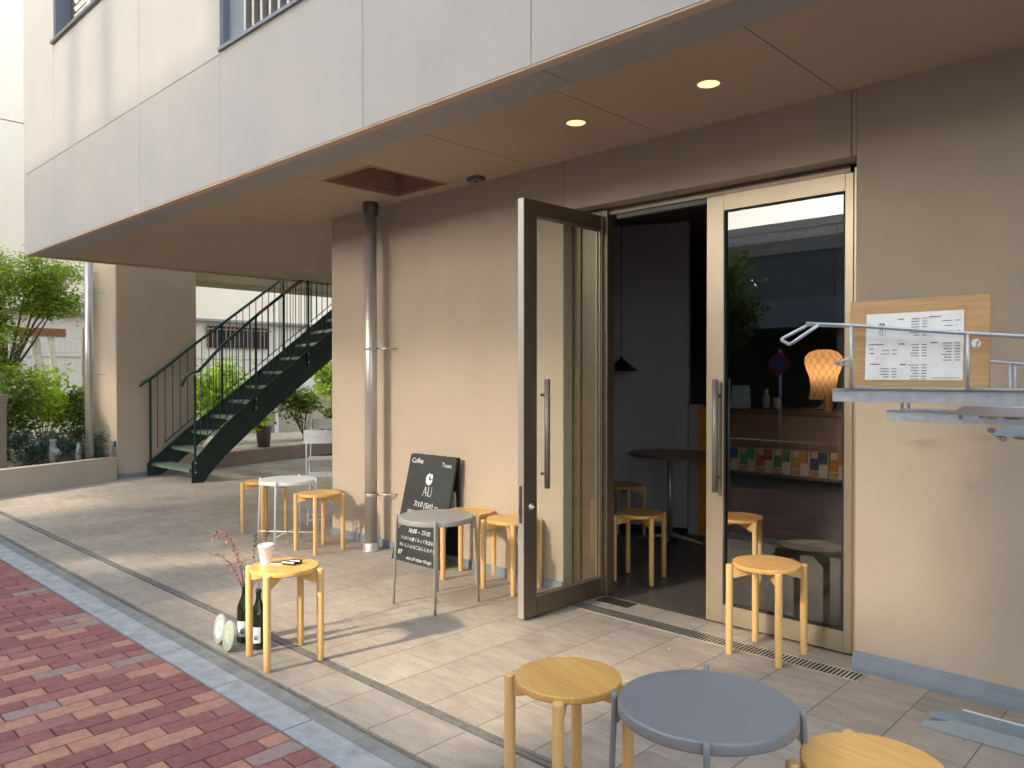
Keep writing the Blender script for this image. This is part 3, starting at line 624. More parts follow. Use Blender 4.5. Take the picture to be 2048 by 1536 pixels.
# staircase
def lerp(tab, y):
    for (a, za), (b, zb) in zip(tab, tab[1:]):
        if y <= b: return za + (zb - za) * (y - a) / (b - a)
    (a, za), (b, zb) = tab[-2:]; return zb + (zb - za) / (b - a) * (y - b)
NT = [(4.36, .30), (4.735, .705), (5.24, 1.138), (5.641, 1.457), (6.196, 1.876), (6.45, 2.069)]
FT = [(4.25, .20), (4.81, .655), (5.25, .985), (5.86, 1.452), (7.16, 2.465)]
XN, XF = -9.85, -11.0
S = thing('green_staircase', 'dark green steel staircase rising to the right under the far soffit', 'staircase')
ys = [4.36 + k * .2 for k in range(18)]
def stringer(tab, x, t_, y0, drop):
    pts = [(y0, lerp(tab, y0))] + [(y, lerp(tab, y)) for y in ys if y > y0 + .05]
    low = [(y, lerp(tab, y) - drop) for y in reversed(ys) if lerp(tab, y) - drop > .02] + [(y0 + .16, 0.001), (y0, .001)]
    m = MB(); m.prism(pts + low, 'x', x - t_ / 2, x + t_ / 2); return m
stringer(NT, XN, .014, 4.33, .42).build('stringer', M['green'], S)
stringer(FT, XF, .014, 4.22, .36).build('stringer', M['green'], S)
for i in range(14):
    z = .175 + .211 * i; yn = 4.30 + .23 * i; yf = 4.27 + .277 * i
    if i > 5: yn = 5.68 + .26 * (i - 6)
    q = MB(); dp = .27
    for (za, zb, o0, o1) in ((z, z + .006, 0, dp), (z - .035, z, 0, .006)):
        A = [(XF + .01, yf + o0), (XN - .01, yn + o0), (XN - .01, yn + o1), (XF + .01, yf + o1)]; q.prism(A, 'z', za, zb)
    q.build('tread', M['greent'], S)
RH_N, RH_F = 1.07, 1.12
def rail(tab, x, hgt, y0, start):
    pts = start + [(x, y, lerp(tab, y) + hgt) for y in [y0 + .12 * k for k in range(30)] if y < 7.6]
    return MB().tube(pts, .021, 10)
r1 = rail(NT, XN, RH_N, 4.42, [(-10.06, 4.30, 1.25), (-10.03, 4.30, 1.30), (-9.95, 4.31, 1.37), (-9.87, 4.35, 1.43)]).build('handrail', M['railgreen'], S)
q = MB(); q.tube([(XN, y, lerp(NT, y) + RH_N + .003) for y in (5.25, 5.33, 5.41)], .022, 10); q.build('bare_patch', M['brass'], r1)
q = MB(); q.tube([(XN, y, lerp(NT, y) + RH_N + .003) for y in (5.62, 5.7, 5.8, 5.9)], .022, 10); q.build('bare_patch', M['brass'], r1)
rail(FT, XF, RH_F, 4.30, [(XF, 4.12, 1.24), (XF, 4.17, 1.28)]).build('handrail', M['railgreen'], S)
for tab, x, H_ in ((NT, XN, RH_N), (FT, XF, RH_F)):
    q = MB(); q.tube([(x, y, lerp(tab, y) + .085) for y in [4.45 + .15 * k for k in range(21)]], .007, 6); q.build('bottom_rail', M['green'], S)
    y = 4.45 if x > -10 else 4.36; k = 0
    while y < 7.4:
        MB().tube([(x, y, lerp(tab, y) + .085), (x, y, lerp(tab, y) + H_)], .0062, 6).build('baluster', M['railgreen'], S)
        y += .086 if x > -10 else .105; k += 1
    for y in ((4.37, 5.21, 6.02, 6.85) if x > -10 else (4.27, 5.3, 6.3)):
        z0 = lerp(tab, y); q = MB(); dx = .016 if x > -10 else -.016
        q.box((x + dx - .006, y - .015, max(z0 - .22, .03)), (x + dx + .006, y + .015, z0 + H_)); p_ = q.build('post', M['railgreen'], S)
        if x > -10:
            q = MB()
            for zz in (z0 - .05, z0 - .17): q.tube([(x + dx + .006, y, zz), (x + dx + .014, y, zz)], .011, 8)
            q.build('bolts', M['galv'], p_)
# planter left
P = thing('planter', 'low beige rendered planter wall at the left end of the terrace', 'planter')
a = Vector((-10.93, 3.80)); b = Vector((-10.36, 2.33)); d = (b - a).normalized(); b2 = a + d * 3.4; n = Vector((d.y, -d.x)) * .14
if n.x > 0: n = -n
m = MB(); m.prism([tuple(a), tuple(b2), tuple(b2 + n), tuple(a + n)], 'z', -.02, .30); m.build('wall', M['wall'], P)
m = MB(); m.prism([tuple(a + n), tuple(b2 + n), tuple(b2 + n + Vector((-2.4, -.2))), (-13.4, 3.82)], 'z', -.02, .22); m.build('soil', M['soil'], P)
t = thing('steel_sign_pillar', 'flat brown steel pillar cut by the left edge of the photo', 'pillar')
MB().box((-11.45, 2.2, .22), (-11.1, 2.585, 1.15), .004, seg=1).build('body', mat('brushed_brown_steel', (.25, .22, .19), .35, .6), t)
for (x, y, h_, lab, tee) in ((-11.2, 3.12, .56, 'pale plastic pipe with bulging side joint sticking up from the planter', 1), (-11.2, 3.42, .50, 'short pale plastic vent pipe in the planter next to the rainwater pipe', 0)):
    q = MB(); q.lathe([(.038, 0), (.038, h_ - .26), (.046, h_ - .25), (.046, h_ - .10), (.038, h_ - .09), (.038, h_ - .04), (.043, h_ - .035), (.043, h_)] if tee else [(.034, 0), (.034, h_ - .22), (.042, h_ - .21), (.042, h_ - .14), (.034, h_ - .13), (.018, h_)], 20)
    o = q.build('vent_pipe', M['pvc']); o.location = (x, y, .0); tag(o, lab, 'pipe')
    if tee: q = MB(); q.tube([(0, 0, h_ - .17), (.05, .04, h_ - .17), (.07, .055, h_ - .17)], [.042, .052, .03], 14); q.build('side_joint', M['pvc'], o)
# back planter
P2 = thing('planter', 'long low brown planter kerb behind the foot of the green staircase', 'planter')
m = MB(); m.prism([(-11.21, 5.2), (-11.9, 8.0), (-12.3, 10), (-12.5, 10), (-12.05, 8.0), (-11.36, 5.2)], 'z', 0, .21); m.build('wall', mat('brown_planter_wall', (.20, .13, .085), .8, var=.15, scale=3), P2)
m = MB(); m.prism([(-11.36, 5.2), (-12.05, 8.0), (-12.5, 10), (-16.9, 10), (-16.9, 4.96), (-11.4, 4.96)], 'z', -.02, .17); m.build('soil', mat('pale_gravel_soil', (.42, .36, .26), .95, var=.4, scale=8, bump=.8), P2)
t = thing('flower_pot', 'brown pot with leafy plant behind the lower part of the green staircase', 'flower pot', (-12.2, 6.6, .17))
MB().lathe([(.10, 0), (.13, .30), (.14, .33), (.14, .36), (.12, .36)], 20).build('pot', mat('brown_pot', (.09, .065, .055), .6), t)
# neighbour building
N_ = thing('neighbour_building', 'white rendered building with a thin ledge filling the gap beyond the pier', 'building')
m = MB(); m.box((-22, -8, 2.66), (-17.0, 30, 6.17)); m.box((-22, -8, 6.19), (-17.0, 30, 13)); m.build('wall', M['cream'], N_)
m = MB(); m.box((-21.9, -7.9, 0), (-17.06, 30, 2.60)); m.build('base_wall', M['greyw'], N_)
m = MB(); m.box((-17.06, -8, 2.60), (-16.93, 30, 2.655)); m.build('ledge', mat('ledge_grey', (.30, .29, .28), .8), N_)
m = MB(); m.box((-17.059, 7.85, 2.02), (-17.03, 9.35, 2.5)); w_ = m.build('window', M['dark'], N_)
m = MB(); y = 7.85
while y < 9.36: m.box((-17.02, y, 1.98), (-17.0, y + .02, 2.54)); y += .105
m.box((-17.025, 7.8, 2.42), (-16.995, 9.4, 2.45)); m.build('grille', mat('brown_grille', (.25, .17, .12), .6), w_)
m = MB()
for y in (3.2, 6.4, 11.0): m.box((-17.062, y, 0), (-17.045, y + .02, 2.6))
for z in (.9, 1.75): m.box((-17.062, -8, z), (-17.045, 30, z + .015))
m.build('wall_joint', mat('joint_line', (.36, .35, .33), .8), N_)
# wire fence
F = thing('mesh_fence', 'pale wire mesh fence behind the plants at the left edge', 'fence')
m = MB(); fx = -13.6; y = 1.2
while y < 4.3: m.tube([(fx, y, .05), (fx, y, 2.0)], .0035, 5, cap=False); y += .075
for z in (.25, .55, .85, 1.15, 1.45, 1.75, 1.98): m.tube([(fx, 1.2, z), (fx, 4.3, z)], .0045, 5, cap=False)
m.build('mesh_panel', M['white'], F)
for y in (2.1, 3.2): MB().box((fx - .03, y, 0), (fx + .03, y + .05, 2.05)).build('post', M['white'], F)
MB().box((fx - .03, 4.22, 0), (fx + .03, 4.28, 2.15)).build('post', mat('tan_post', (.42, .30, .17), .7), F)
t = thing('garden_gate', 'leaning pale boards under a brown plank behind the wire fence', 'boards')
MB().box((-14.1, 3.2, 2.0), (-14.0, 4.1, 2.14)).build('plank', M['brass'], t)
MB().prism([(3.85, 2.0), (3.93, 2.0), (4.10, .3), (4.0, .3)], 'x', -14.08, -14.02).build('upright', mat('cream_board', (.75, .72, .55), .6), t)
MB().prism([(3.62, 1.95), (3.75, 2.0), (3.98, .3), (3.86, .3)], 'x', -14.2, -14.12).build('upright', bpy.data.materials['cream_board'], t)
MB().box((-14.3, 2.3, 1.5), (-14.2, 3.5, 1.9)).build('plank', M['dark'], t)

# ------------------------------------------------------------------ plants
def leaves(mb, pts, size, aspect=2.2, up=.3, jitter=.4):
    for p in pts:
        s = size * random.uniform(1 - jitter, 1 + jitter)
        d = Vector((random.gauss(0, 1), random.gauss(0, 1), random.gauss(0, .6))).normalized()
        n = Vector((random.gauss(0, 1), random.gauss(0, 1), random.gauss(up, 1))); sdd = d.cross(n)
        if sdd.length < 1e-3: continue
        sdd.normalize(); p = Vector(p); w_ = s / aspect / 2
        mb.bm.faces.new([mb.bm.verts.new(q) for q in (p, p + d * s * .45 + sdd * w_, p + d * s, p + d * s * .45 - sdd * w_)])
def blob(n, c, r, clumps=14, tight=.38):
    cs = []
    for _ in range(clumps):
        v = Vector((random.gauss(0, 1), random.gauss(0, 1), random.gauss(0, 1))).normalized() * random.uniform(.35, .95)
        cs.append((Vector((c[0] + v.x * r[0], c[1] + v.y * r[1], c[2] + v.z * r[2])), random.uniform(.6, 1.3)))
    out = []
    for _ in range(n):
        q, s_ = random.choice(cs); out.append(q + Vector((random.gauss(0, r[0] * tight * s_ * .6), random.gauss(0, r[1] * tight * s_ * .6), random.gauss(0, r[2] * tight * s_ * .5))))
    return out, [q for q, _ in cs]
def plant(name, label, cat, base, crown_c, crown_r, n, size, lm, h0=None, clumps=14, asp=2.2, stems=6, r0=.03, group=None, tight=.38, extra=()):
    t = thing(name, label, cat, base, group=group); B_ = Vector(base)
    m = MB(); pts, cs = blob(n, Vector(crown_c) - B_, crown_r, clumps, tight)
    for (cc, rr, nn) in extra:
        p2, c2 = blob(nn, Vector(cc) - B_, rr, max(3, clumps // 2), tight); pts += p2; cs += c2
    leaves(m, pts, size, asp); m.build('crown' if cat == 'tree' else 'foliage', lm, t, fix=False)
    m = MB(); sp_ = random.sample(cs, min(stems, len(cs)))
    fork = Vector((0, 0, (crown_c[2] - B_.z) * (.45 if cat == 'tree' else .1)))
    for q in sp_:
        mid = fork.lerp(q, .5) + Vector((random.uniform(-.05, .05), random.uniform(-.05, .05), .05))
        m.tube([(random.uniform(-1, 1) * r0, random.uniform(-1, 1) * r0, 0), fork, mid, q], [r0, r0 * .7, r0 * .4, r0 * .15], 7)
    m.build('trunk' if cat == 'tree' else 'stems', M['bark'], t)
    return t
plant('feathery_tree', 'feathery bright green tree rising over the left planter', 'tree', (-12.3, 2.85, .2), (-12.2, 3.05, 2.62), (.5, .72, .50), 15000, .065, M['leafA'], asp=4, clumps=40, r0=.035, stems=14, tight=.30,
      extra=(((-12.2, 2.6, 2.0), (.35, .45, .4), 4500), ((-12.1, 2.75, 1.35), (.3, .4, .35), 2800)))
for (x, y, z, r_, n, mt, lab, sz) in ((-12.0, 2.75, .90, (.5, .5, .5), 5200, 'leafB', 'dense green shrub under the feathery tree by the steel pillar', .07),
        (-12.5, 3.35, 1.0, (.42, .50, .42), 3800, 'leafD', 'yellow-green shrub in front of the leaning pale boards', .075),
        (-12.3, 3.72, .85, (.25, .30, .40), 1900, 'leafB', 'open leafy shrub directly left of the slim grey rainwater pipe', .075)):
    plant('garden_shrub', lab, 'shrub', (x, y, .2), (x, y, z), r_, n, sz, M[mt], clumps=14, r0=.012, stems=9, group='shrubs in the left planter')
for (x, y, lab) in ((-11.45, 2.85, 'low blue-green juniper beside the steel pillar'), (-11.6, 3.25, 'low blue-green juniper behind the plastic vent pipes'), (-11.35, 3.62, 'low blue-green juniper at the foot of the slim rainwater pipe')):
    plant('juniper', lab, 'shrub', (x, y, .2), (x, y, .42), (.30, .26, .22), 3600, .045, M['leafC'], clumps=16, asp=5, r0=.008, stems=6, group='junipers in the left planter')
plant('garden_shrub', 'glowing yellow-green bush behind the lower green staircase', 'shrub', (-13.2, 6.3, .17), (-13.2, 6.25, 1.0), (.35, .62, .55), 4200, .10, M['leafD'], clumps=26, r0=.014, stems=10)
plant('garden_shrub', 'open branching shrub with bare stems under the staircase', 'shrub', (-13.0, 7.85, .17), (-13.0, 7.75, .85), (.3, .55, .42), 1500, .09, M['leafB'], clumps=16, r0=.014, stems=14)
plant('garden_shrub', 'dark leafy shrub beside the beige wall corner behind the chairs', 'shrub', (-13.0, 8.7, .17), (-13.0, 8.6, .55), (.35, .45, .3), 2400, .08, M['leafB'], clumps=14, r0=.012, stems=8)
plant('garden_shrub', 'tall bright shrub rising beside the beige wall corner under the stairs', 'shrub', (-14.2, 9.3, .17), (-14.2, 9.2, 1.35), (.35, .6, .5), 2600, .085, M['leafA'], clumps=16, r0=.012, stems=8)
plant('potted_plant', 'leafy plant growing in the brown pot behind the staircase', 'plant', (-12.2, 6.6, .50), (-12.15, 6.5, .62), (.2, .22, .15), 500, .09, M['leafD'], clumps=8, r0=.008, stems=5)
# white fence bar beyond right shrubs
t = thing('garden_rail', 'pale rail fence behind the shrubs beside the beige wall corner', 'fence')
MB().box((-15.05, 7.5, 1.12), (-15.0, 12, 1.17)).build('rail', M['white'], t)
for y in (8.4, 9.9): MB().box((-15.06, y, 0), (-15.0, y + .06, 1.25)).build('post', M['white'], t)
MB().box((-15.4, 7.5, 0), (-15.1, 12, .95)).build('low_wall', mat('tan_low_wall', (.42, .36, .28), .8, var=.1), t)

# ================================================================== opposite side of the street (seen in the glass; shades the terrace)
O = thing('opposite_building', 'long building across the street reflected in the closed glass door', 'building')
OY = -4.95
m = MB(); m.box((-26, OY - 3.2, 3.46), (8, OY, 3.69)); m.build('parapet', M['opp_white'], O)
m = MB()
for k in range(22): m.box((-26 + k * 1.5, OY - .2, 2.68), (-26 + k * 1.5 + 1.485, OY - .02, 3.459))
m.build('panels', M['opp_grey'], O)
m = MB(); m.box((-26, OY - 3.2, 2.2), (7, OY + .02, 2.678)); m.build('band', M['opp_band'], O)
m = MB(); m.box((-26, OY - 3.3, 0), (7, OY - 3.1, 3.45)); m.build('rear_wall', M['opp_dark'], O)
for k in range(8): MB().box((-25 + k * 4, OY - .5, -.02), (-24.6 + k * 4, OY - .1, 2.199)).build('column', M['greyw'], O)
m = MB(); m.box((-26, OY - .3, 6.46), (-6.5, OY + .0, 7.70)); m.box((-6.5, OY - .35, 6.44), (9, OY + .05, 10.5)); m.box((-3.15, OY - .34, 3.70), (9, OY - .01, 4.95)); m.box((-2.34, OY - .34, 4.952), (9, OY - .01, 6.43)); m.build('sun_blocker', M['greyw'], O)  # unseen blocks added above the parapet to cut the sun beam
def dim_slats(x0, x1, z0, z1, c0, c1, pitch):  # unseen slats added to weaken the sun on wall and facade
    q = MB(); z = z0
    while z < z1:
        c = c0 + (c1 - c0) * (z - z0) / (z1 - z0); q.box((x0, OY - .20, z), (x1, OY - .19, z + pitch * c)); z += pitch
    q.build('dimming_slats', M['greyw'], O)
dim_slats(-26, -3.2, 4.45, 6.45, .56, .80, .11); dim_slats(-3.15, -2.35, 4.97, 6.43, .70, .85, .11); dim_slats(-16, -6.4, 7.72, 12, .70, .66, .11)
for x in (-9.6, -8.7): MB().box((x, OY - .25, 7.701), (x + .22, OY - .05, 12)).build('shadow_mast', M['greyw'], O)  # unseen masts placed to cast the vertical shadow strips on the facade
for x in (-20, -14): MB().box((x, OY - .25, 3.691), (x + .2, OY - .05, 6.455)).build('column', M['greyw'], O)
D_ = thing('distant_building', 'pale far building reflected at the top of the closed glass door', 'building')
m = MB()
for k in range(4): m.box((-22.5 + k * 2.6, -34, 0), (-22.5 + k * 2.6 + 2.56, -30, 8.7))
m.build('wall', mat('pale_far_panel', (.80, .80, .78), .7, var=.08, scale=.6), D_)
m = MB(); m.box((-22.6, -34, 8.702), (-12.0, -29.9, 9.1)); m.build('parapet', M['opp_white'], D_)
plant('street_tree', 'leafy street tree across the pavement reflected at the left of the glass door', 'tree', (-6.0, -2.95, -.03), (-6.0, -3.0, 2.5), (.75, .6, .75), 3500, .12, M['leafB'], clumps=26, r0=.05, stems=10)
plant('street_tree', 'wide street tree across the road that dapples the far terrace', 'tree', (-8.4, -3.2, -.03), (-8.4, -3.1, 3.15), (1.5, .7, .70), 5600, .15, M['leafB'], clumps=40, r0=.06, stems=14)
for k in range(5):
    plant('low_shrub', ['leftmost', 'second', 'middle', 'fourth', 'rightmost'][k] + ' low roadside shrub in the row reflected in the closed door', 'shrub', (-5.4 + k * .8, -2.1, -.02), (-5.4 + k * .8, -2.1, .25), (.3, .2, .2), 500, .07, M['leafB'], clumps=8, r0=.01, stems=6, group='low shrubs along the road')
t = thing('parking_sign', 'round blue road sign with red rim reflected in the closed glass door', 'road sign', (-4.9, -2.75, 0))
MB().tube([(0, 0, -.03), (0, 0, 1.75)], .025, 10).build('pole', M['galv'], t)
q = MB(); q.tube([(0, .03, 1.55), (0, .035, 1.55)], .15, 28); q.build('disc', M['red'], t); q = MB(); q.tube([(0, .0355, 1.55), (0, .038, 1.55)], .115, 28); q.build('face', M['blue'], t)

# ================================================================== furniture
SH = .455
def make_stool(label):
    t = thing('wooden_stool', label, 'stool')
    q = MB(); r = .164; q.lathe([(r - .004, SH - .023), (r - .0006, SH - .0205), (r, SH - .018), (r, SH - .0035), (r - .001, SH - .0012), (r - .0035, SH)], 64); q.build('seat', M['seat'], t)
    for k in range(4):
        a = R(45 + 90 * k); c, s_ = math.cos(a), math.sin(a); Rr = .184
        q = MB(); q.lathe([(.0155, 0), (.0168, .003), (.0175, .15), (.0175, SH - .016), (.0165, SH - .011), (.014, SH - .0085)], 18, c=(Rr * c, Rr * s_, 0)); q.build('leg', M['leg'], t)
    for k in range(2):
        a = R(45 + 90 * k); q = MB(); r1_ = .168; z1 = SH - .0235; zo = .0006 * k
        q.prism([(-r1_, z1), (r1_, z1), (r1_, z1 - .05), (r1_ - .01, z1 - .052), (.03, z1 - .022), (-.03, z1 - .022), (-r1_ + .01, z1 - .052), (-r1_, z1 - .05)], 'y', -.0105, .0105)
        bmesh.ops.rotate(q.bm, cent=(0, 0, 0), matrix=Matrix.Rotation(a, 3, 'Z'), verts=q.bm.verts)
        if k: bmesh.ops.translate(q.bm, vec=(0, 0, -.0008), verts=q.bm.verts)
        q.build('cross_rail', M['leg'], t)
    return t
def make_table(label, mt, stretch=False):
    t = thing('metal_side_table', label, 'table'); H_ = .532; r = .229
    q = MB(); q.lathe([(r - .004, H_ - .032), (r - .0005, H_ - .030), (r, H_ - .026), (r, H_ - .006), (r - .0015, H_ - .002), (r - .005, H_)], 72); q.build('tabletop', mt, t)
    for k in range(4):
        a = R(45 + 90 * k); c, s_ = math.cos(a), math.sin(a); q = MB()
        rt = r + .009; rb = r + .028
        q.tube([(rb * c, rb * s_, 0), (rt * c, rt * s_, H_ - .02), (rt * c, rt * s_, H_ + .009)], .0082, 12)
        q.box((-.008, -.002, -.03), (.008, .002, .03)); q.build('leg', mt, t)
        g_ = MB(); g_.prism([(rt - .002, H_ - .031), (rt - .05, H_ - .031), (rt - .002, H_ - .085)], 'y', -.0015, .0015)
        bmesh.ops.rotate(g_.bm, cent=(0, 0, 0), matrix=Matrix.Rotation(a, 3, 'Z'), verts=g_.bm.verts); g_.build('gusset', mt, t)
    if stretch:
        q = MB(); rb = r + .024
        for k in range(2):
            a = R(45 + 90 * k); c, s_ = math.cos(a), math.sin(a); q.tube([(-rb * c, -rb * s_, .095 + .001 * k), (rb * c, rb * s_, .095 + .001 * k)], .006, 8)
        q.build('stretcher', mt, t)
    return t
G = 'round wooden stools'
s0 = make_stool('wooden stool carrying the paper cup beside the wine bottles'); s0['group'] = G
s0.location = (-3.428, 1.962, 0); s0.rotation_euler.z = R(-10)
for loc, rz, lab in [((-1.532, 1.843, 0), -14, 'large foreground wooden stool left of the blue-grey metal table'),
                     ((-1.757, 3.650, 0), -2, 'wooden stool standing alone over the drain grate before the closed glass door'),
                     ((-5.375, 3.385, 0), 3, 'wooden stool in front of the white metal table by the rainwater pipe'),
                     ((-6.33, 3.43, 0), 12, 'wooden stool half hidden behind the white metal table'),
                     ((-3.90, 3.63, 0), 20, 'wooden stool behind the warm grey table next to the chalkboard'),
                     ((-3.498, 3.635, 0), 2, 'wooden stool partly behind the edge of the open glass door'),
                     ((-.66, 1.93, 0), -8, 'wooden stool cut by the bottom edge of the photo right of the blue-grey table'),
                     ((-3.03, 4.40, 0), 15, 'wooden stool just inside the open doorway'),
                     ((-3.90, 5.42, 0), 5, 'farther wooden stool inside the doorway against the dark wall'),
                     ((-2.48, 4.72, 0), 20, 'wooden stool inside the cafe seen through the lower glass of the closed door')]:
    dup(s0, lab, loc, R(rz))
tg = make_table('blue-grey round metal table in the foreground at the bottom of the photo', M['greyblue']); tg.location = (-1.03, 1.80, 0); tg.rotation_euler.z = R(-15)
tw = make_table('warm grey round metal table before the chalkboard', M['greym']); tw.location = (-3.60, 3.08, 0); tw.rotation_euler.z = R(3)
tt = make_table('white round metal table between two wooden stools', M['white'], True); tt.location = (-5.76, 3.33, 0); tt.rotation_euler.z = R(-8)
# folding chairs
def make_chair(label, loc, rz):
    """back plate along local x at y=0, seat towards +y"""
    t = thing('folding_chair', label, 'chair', loc, rz, group='pale folding garden chairs'); W = .40
    for k in range(2):
        q = MB(); n_ = 8; z0 = .765 + k * .062
        for i in range(n_):
            a, b = i / n_, (i + 1) / n_; f = lambda u: -.035 * (1 - (2 * u - 1) ** 2)
            q.prism([(-W / 2 + W * a, f(a)), (-W / 2 + W * b, f(b)), (-W / 2 + W * b, f(b) + .012), (-W / 2 + W * a, f(a) + .012)], 'z', z0, z0 + .058)
        q.build('back_slat', M['chairwhite'], t)
    for s_ in (-1, 1):
        q = MB(); q.tube([(s_ * .17, .0, .88), (s_ * .175, .0, .72), (s_ * .175, .08, .45), (s_ * .18, .40, .01), (s_ * .18, .43, .008)], .0085, 8); q.build('front_leg', M['chairwhite'], t)
        q = MB(); q.tube([(s_ * .155, .36, .44), (s_ * .16, .2, .23), (s_ * .165, .0, .01), (s_ * .165, -.03, .008)], .0085, 8); q.build('rear_leg', M['chairwhite'], t)
    for i in range(6): MB().box((-.19, .06 + i * .058, .445), (.19, .06 + i * .058 + .05, .458), .003, seg=1).build('seat_slat', M['chairwhite'], t)
    q = MB(); q.tube([(-.16, .03, .06), (.16, .03, .06)], .006, 6); q.tube([(-.17, .37, .05), (.17, .37, .05)], .006, 6); q.tube([(-.15, .3, .36), (.15, .1, .1)], .005, 6); q.build('stretcher', M['chairwhite'], t)
    return t
make_chair('pale folding chair nearer the white table, half hidden by the wall corner', (-6.14, 3.94, 0), R(56))
make_chair('farther pale folding chair behind the first, half hidden by the wall corner', (-7.78, 5.00, 0), R(232))

# chalkboard A-frame
CB = thing('chalkboard_sign', 'black chalkboard A-frame sign with white handwriting leaning by the beige wall', 'sign', (-4.45, 3.60, 0))
p0 = Vector((-.272, -.003, 0)); ux = Vector((.537, .012, 0)) ; uw = ux.length; ux.normalize(); tilt = .145; BH = .80
up = Vector((.012, tilt, .985)).normalized(); nn = ux.cross(up).normalized()
if nn.y > 0: nn = -nn
tw_ = uw * .93
def bf(u, v, o=0.):
    s_ = v / BH; return tuple(p0 + ux * (u * (1 - .075 * s_) + .085 * s_) + up * v + nn * o)
def slab(u0, u1, v0, v1, o0, o1, mb):
    P_ = [bf(u0, v0, o0), bf(u1, v0, o0), bf(u1, v1, o0), bf(u0, v1, o0)]; Q_ = [bf(u0, v0, o1), bf(u1, v0, o1), bf(u1, v1, o1), bf(u0, v1, o1)]
    A = [mb.bm.verts.new(p) for p in P_]; B2 = [mb.bm.verts.new(p) for p in Q_]
    mb.bm.faces.new(A); mb.bm.faces.new(B2[::-1])
    for k in range(4): mb.bm.faces.new((A[(k + 1) % 4], A[k], B2[k], B2[(k + 1) % 4]))
m = MB(); slab(0, uw, 0.0, BH, 0, -.016, m); fb = m.build('front_board', M['chalkboard'], CB)
m = MB(); q0 = p0 + up * (BH - .0) ; 
v = []
for (u, vv, o) in ((0, 0, 0), (uw, 0, 0), (uw, 1, 0), (0, 1, 0)):
    top_p = Vector(bf(u, BH)) + Vector((0, .020, 0)); bot_p = p0 + ux * u + Vector((.0, .188, 0))
    v.append((top_p if vv else bot_p))
A = [m.bm.verts.new(p) for p in v]; B2 = [m.bm.verts.new(p + Vector((0, .014, 0))) for p in v]
m.bm.faces.new(A); m.bm.faces.new(B2[::-1])
for k in range(4): m.bm.faces.new((A[(k + 1) % 4], A[k], B2[k], B2[(k + 1) % 4]))
m.build('rear_board', M['black'], CB)
m = MB(); e = .0012
A_, B_2 = logo_polys(.270, .625, .043)
poly_mb(m, A_, lambda u, v: bf(u, v, e)); poly_mb(m, B_2, lambda u, v: bf(u, v, e))
text_AU(m, .270, .50, .068, lambda u, v: bf(u, v, e)); m.build('emblem', M['chalk'], fb)
def chalk(body, size, u, v, slope=0., bold=True, wob=.0):
    def fn(a, b):
        aa = a + .10 * b + wob * math.sin(a * 90); bb = b + slope * a + wob * math.sin(a * 70 + 1)
        return bf(u + aa, v + bb, e)
    text_mb(m, body, size, fn)
    if bold: text_mb(m, body, size, lambda a, b: tuple(Vector(fn(a, b)) + Vector((.0018, 0, .0008)) + nn * .0003))
for args in (('Coffee', .052, .022, .735, 0, True, .0015), ('Treats,', .042, .385, .728, -.05, False, .0015), ('7/10 (Sat) ~', .056,   .14, .415, 0, False, .002), ('open', .045, .08, .365, 0, False),
             ('8:00 ~ 18:00', .046, .13, .305, 0, False, .002), ('Bar', .046, .07, .262, 0, True, .002), ('18:00 ~ 23:00', .046, .13, .218, 0, False, .002), ('いよいよ暑くなって気温もED', .031, .065, .165, -.02, False, .001),
             ('おいしいよるごはんときそう', .031, .06, .112, -.02, False, .001), ('E7', .046, .06, .05, 0, False, .002), ('and all other things', .036, .165, .022, 0, False, .002)):
    m = MB(); chalk(*args); m.build('writing', M['chalk'], fb)

# stone logo plates by the drain
def plate(name, label, x, y, kind, rz):
    t = thing(name, label, 'sign', (x, y, 0), R(rz), group='round sage sign plates')
    def fn(u, v, o=0.): return (u, -o + .18 * v, v)
    q = MB(); n_ = 44; r = .073; A = [q.bm.verts.new(fn(r * .98 * math.cos(2 * math.pi * k / n_), r + .0 + r * math.sin(2 * math.pi * k / n_))) for k in range(n_)]
    Bv = [q.bm.verts.new((a.co.x, a.co.y + .009, a.co.z)) for a in A]
    q.bm.faces.new(A); q.bm.faces.new(Bv[::-1])
    for k in range(n_): q.bm.faces.new((A[(k + 1) % n_], A[k], Bv[k], Bv[(k + 1) % n_]))
    q.build('plate', M['sage'], t)
    q = MB(); f2 = lambda u, v: fn(u, v, .0012)
    if kind == 'mark':
        a, b = logo_polys(.004, r, .047); poly_mb(q, a, f2); poly_mb(q, b, f2)
    else: text_AU(q, .0, r - .027, .052, f2)
    q.build('emblem', M['signw'], t)
plate('round_sign_plate', 'round sage plate with white crescent mark on the terrace edge', -3.868, 1.825, 'mark', -6)
plate('round_sign_plate', 'round sage plate lettered AU next to the stool leg', -3.728, 1.805, 'au', -6)

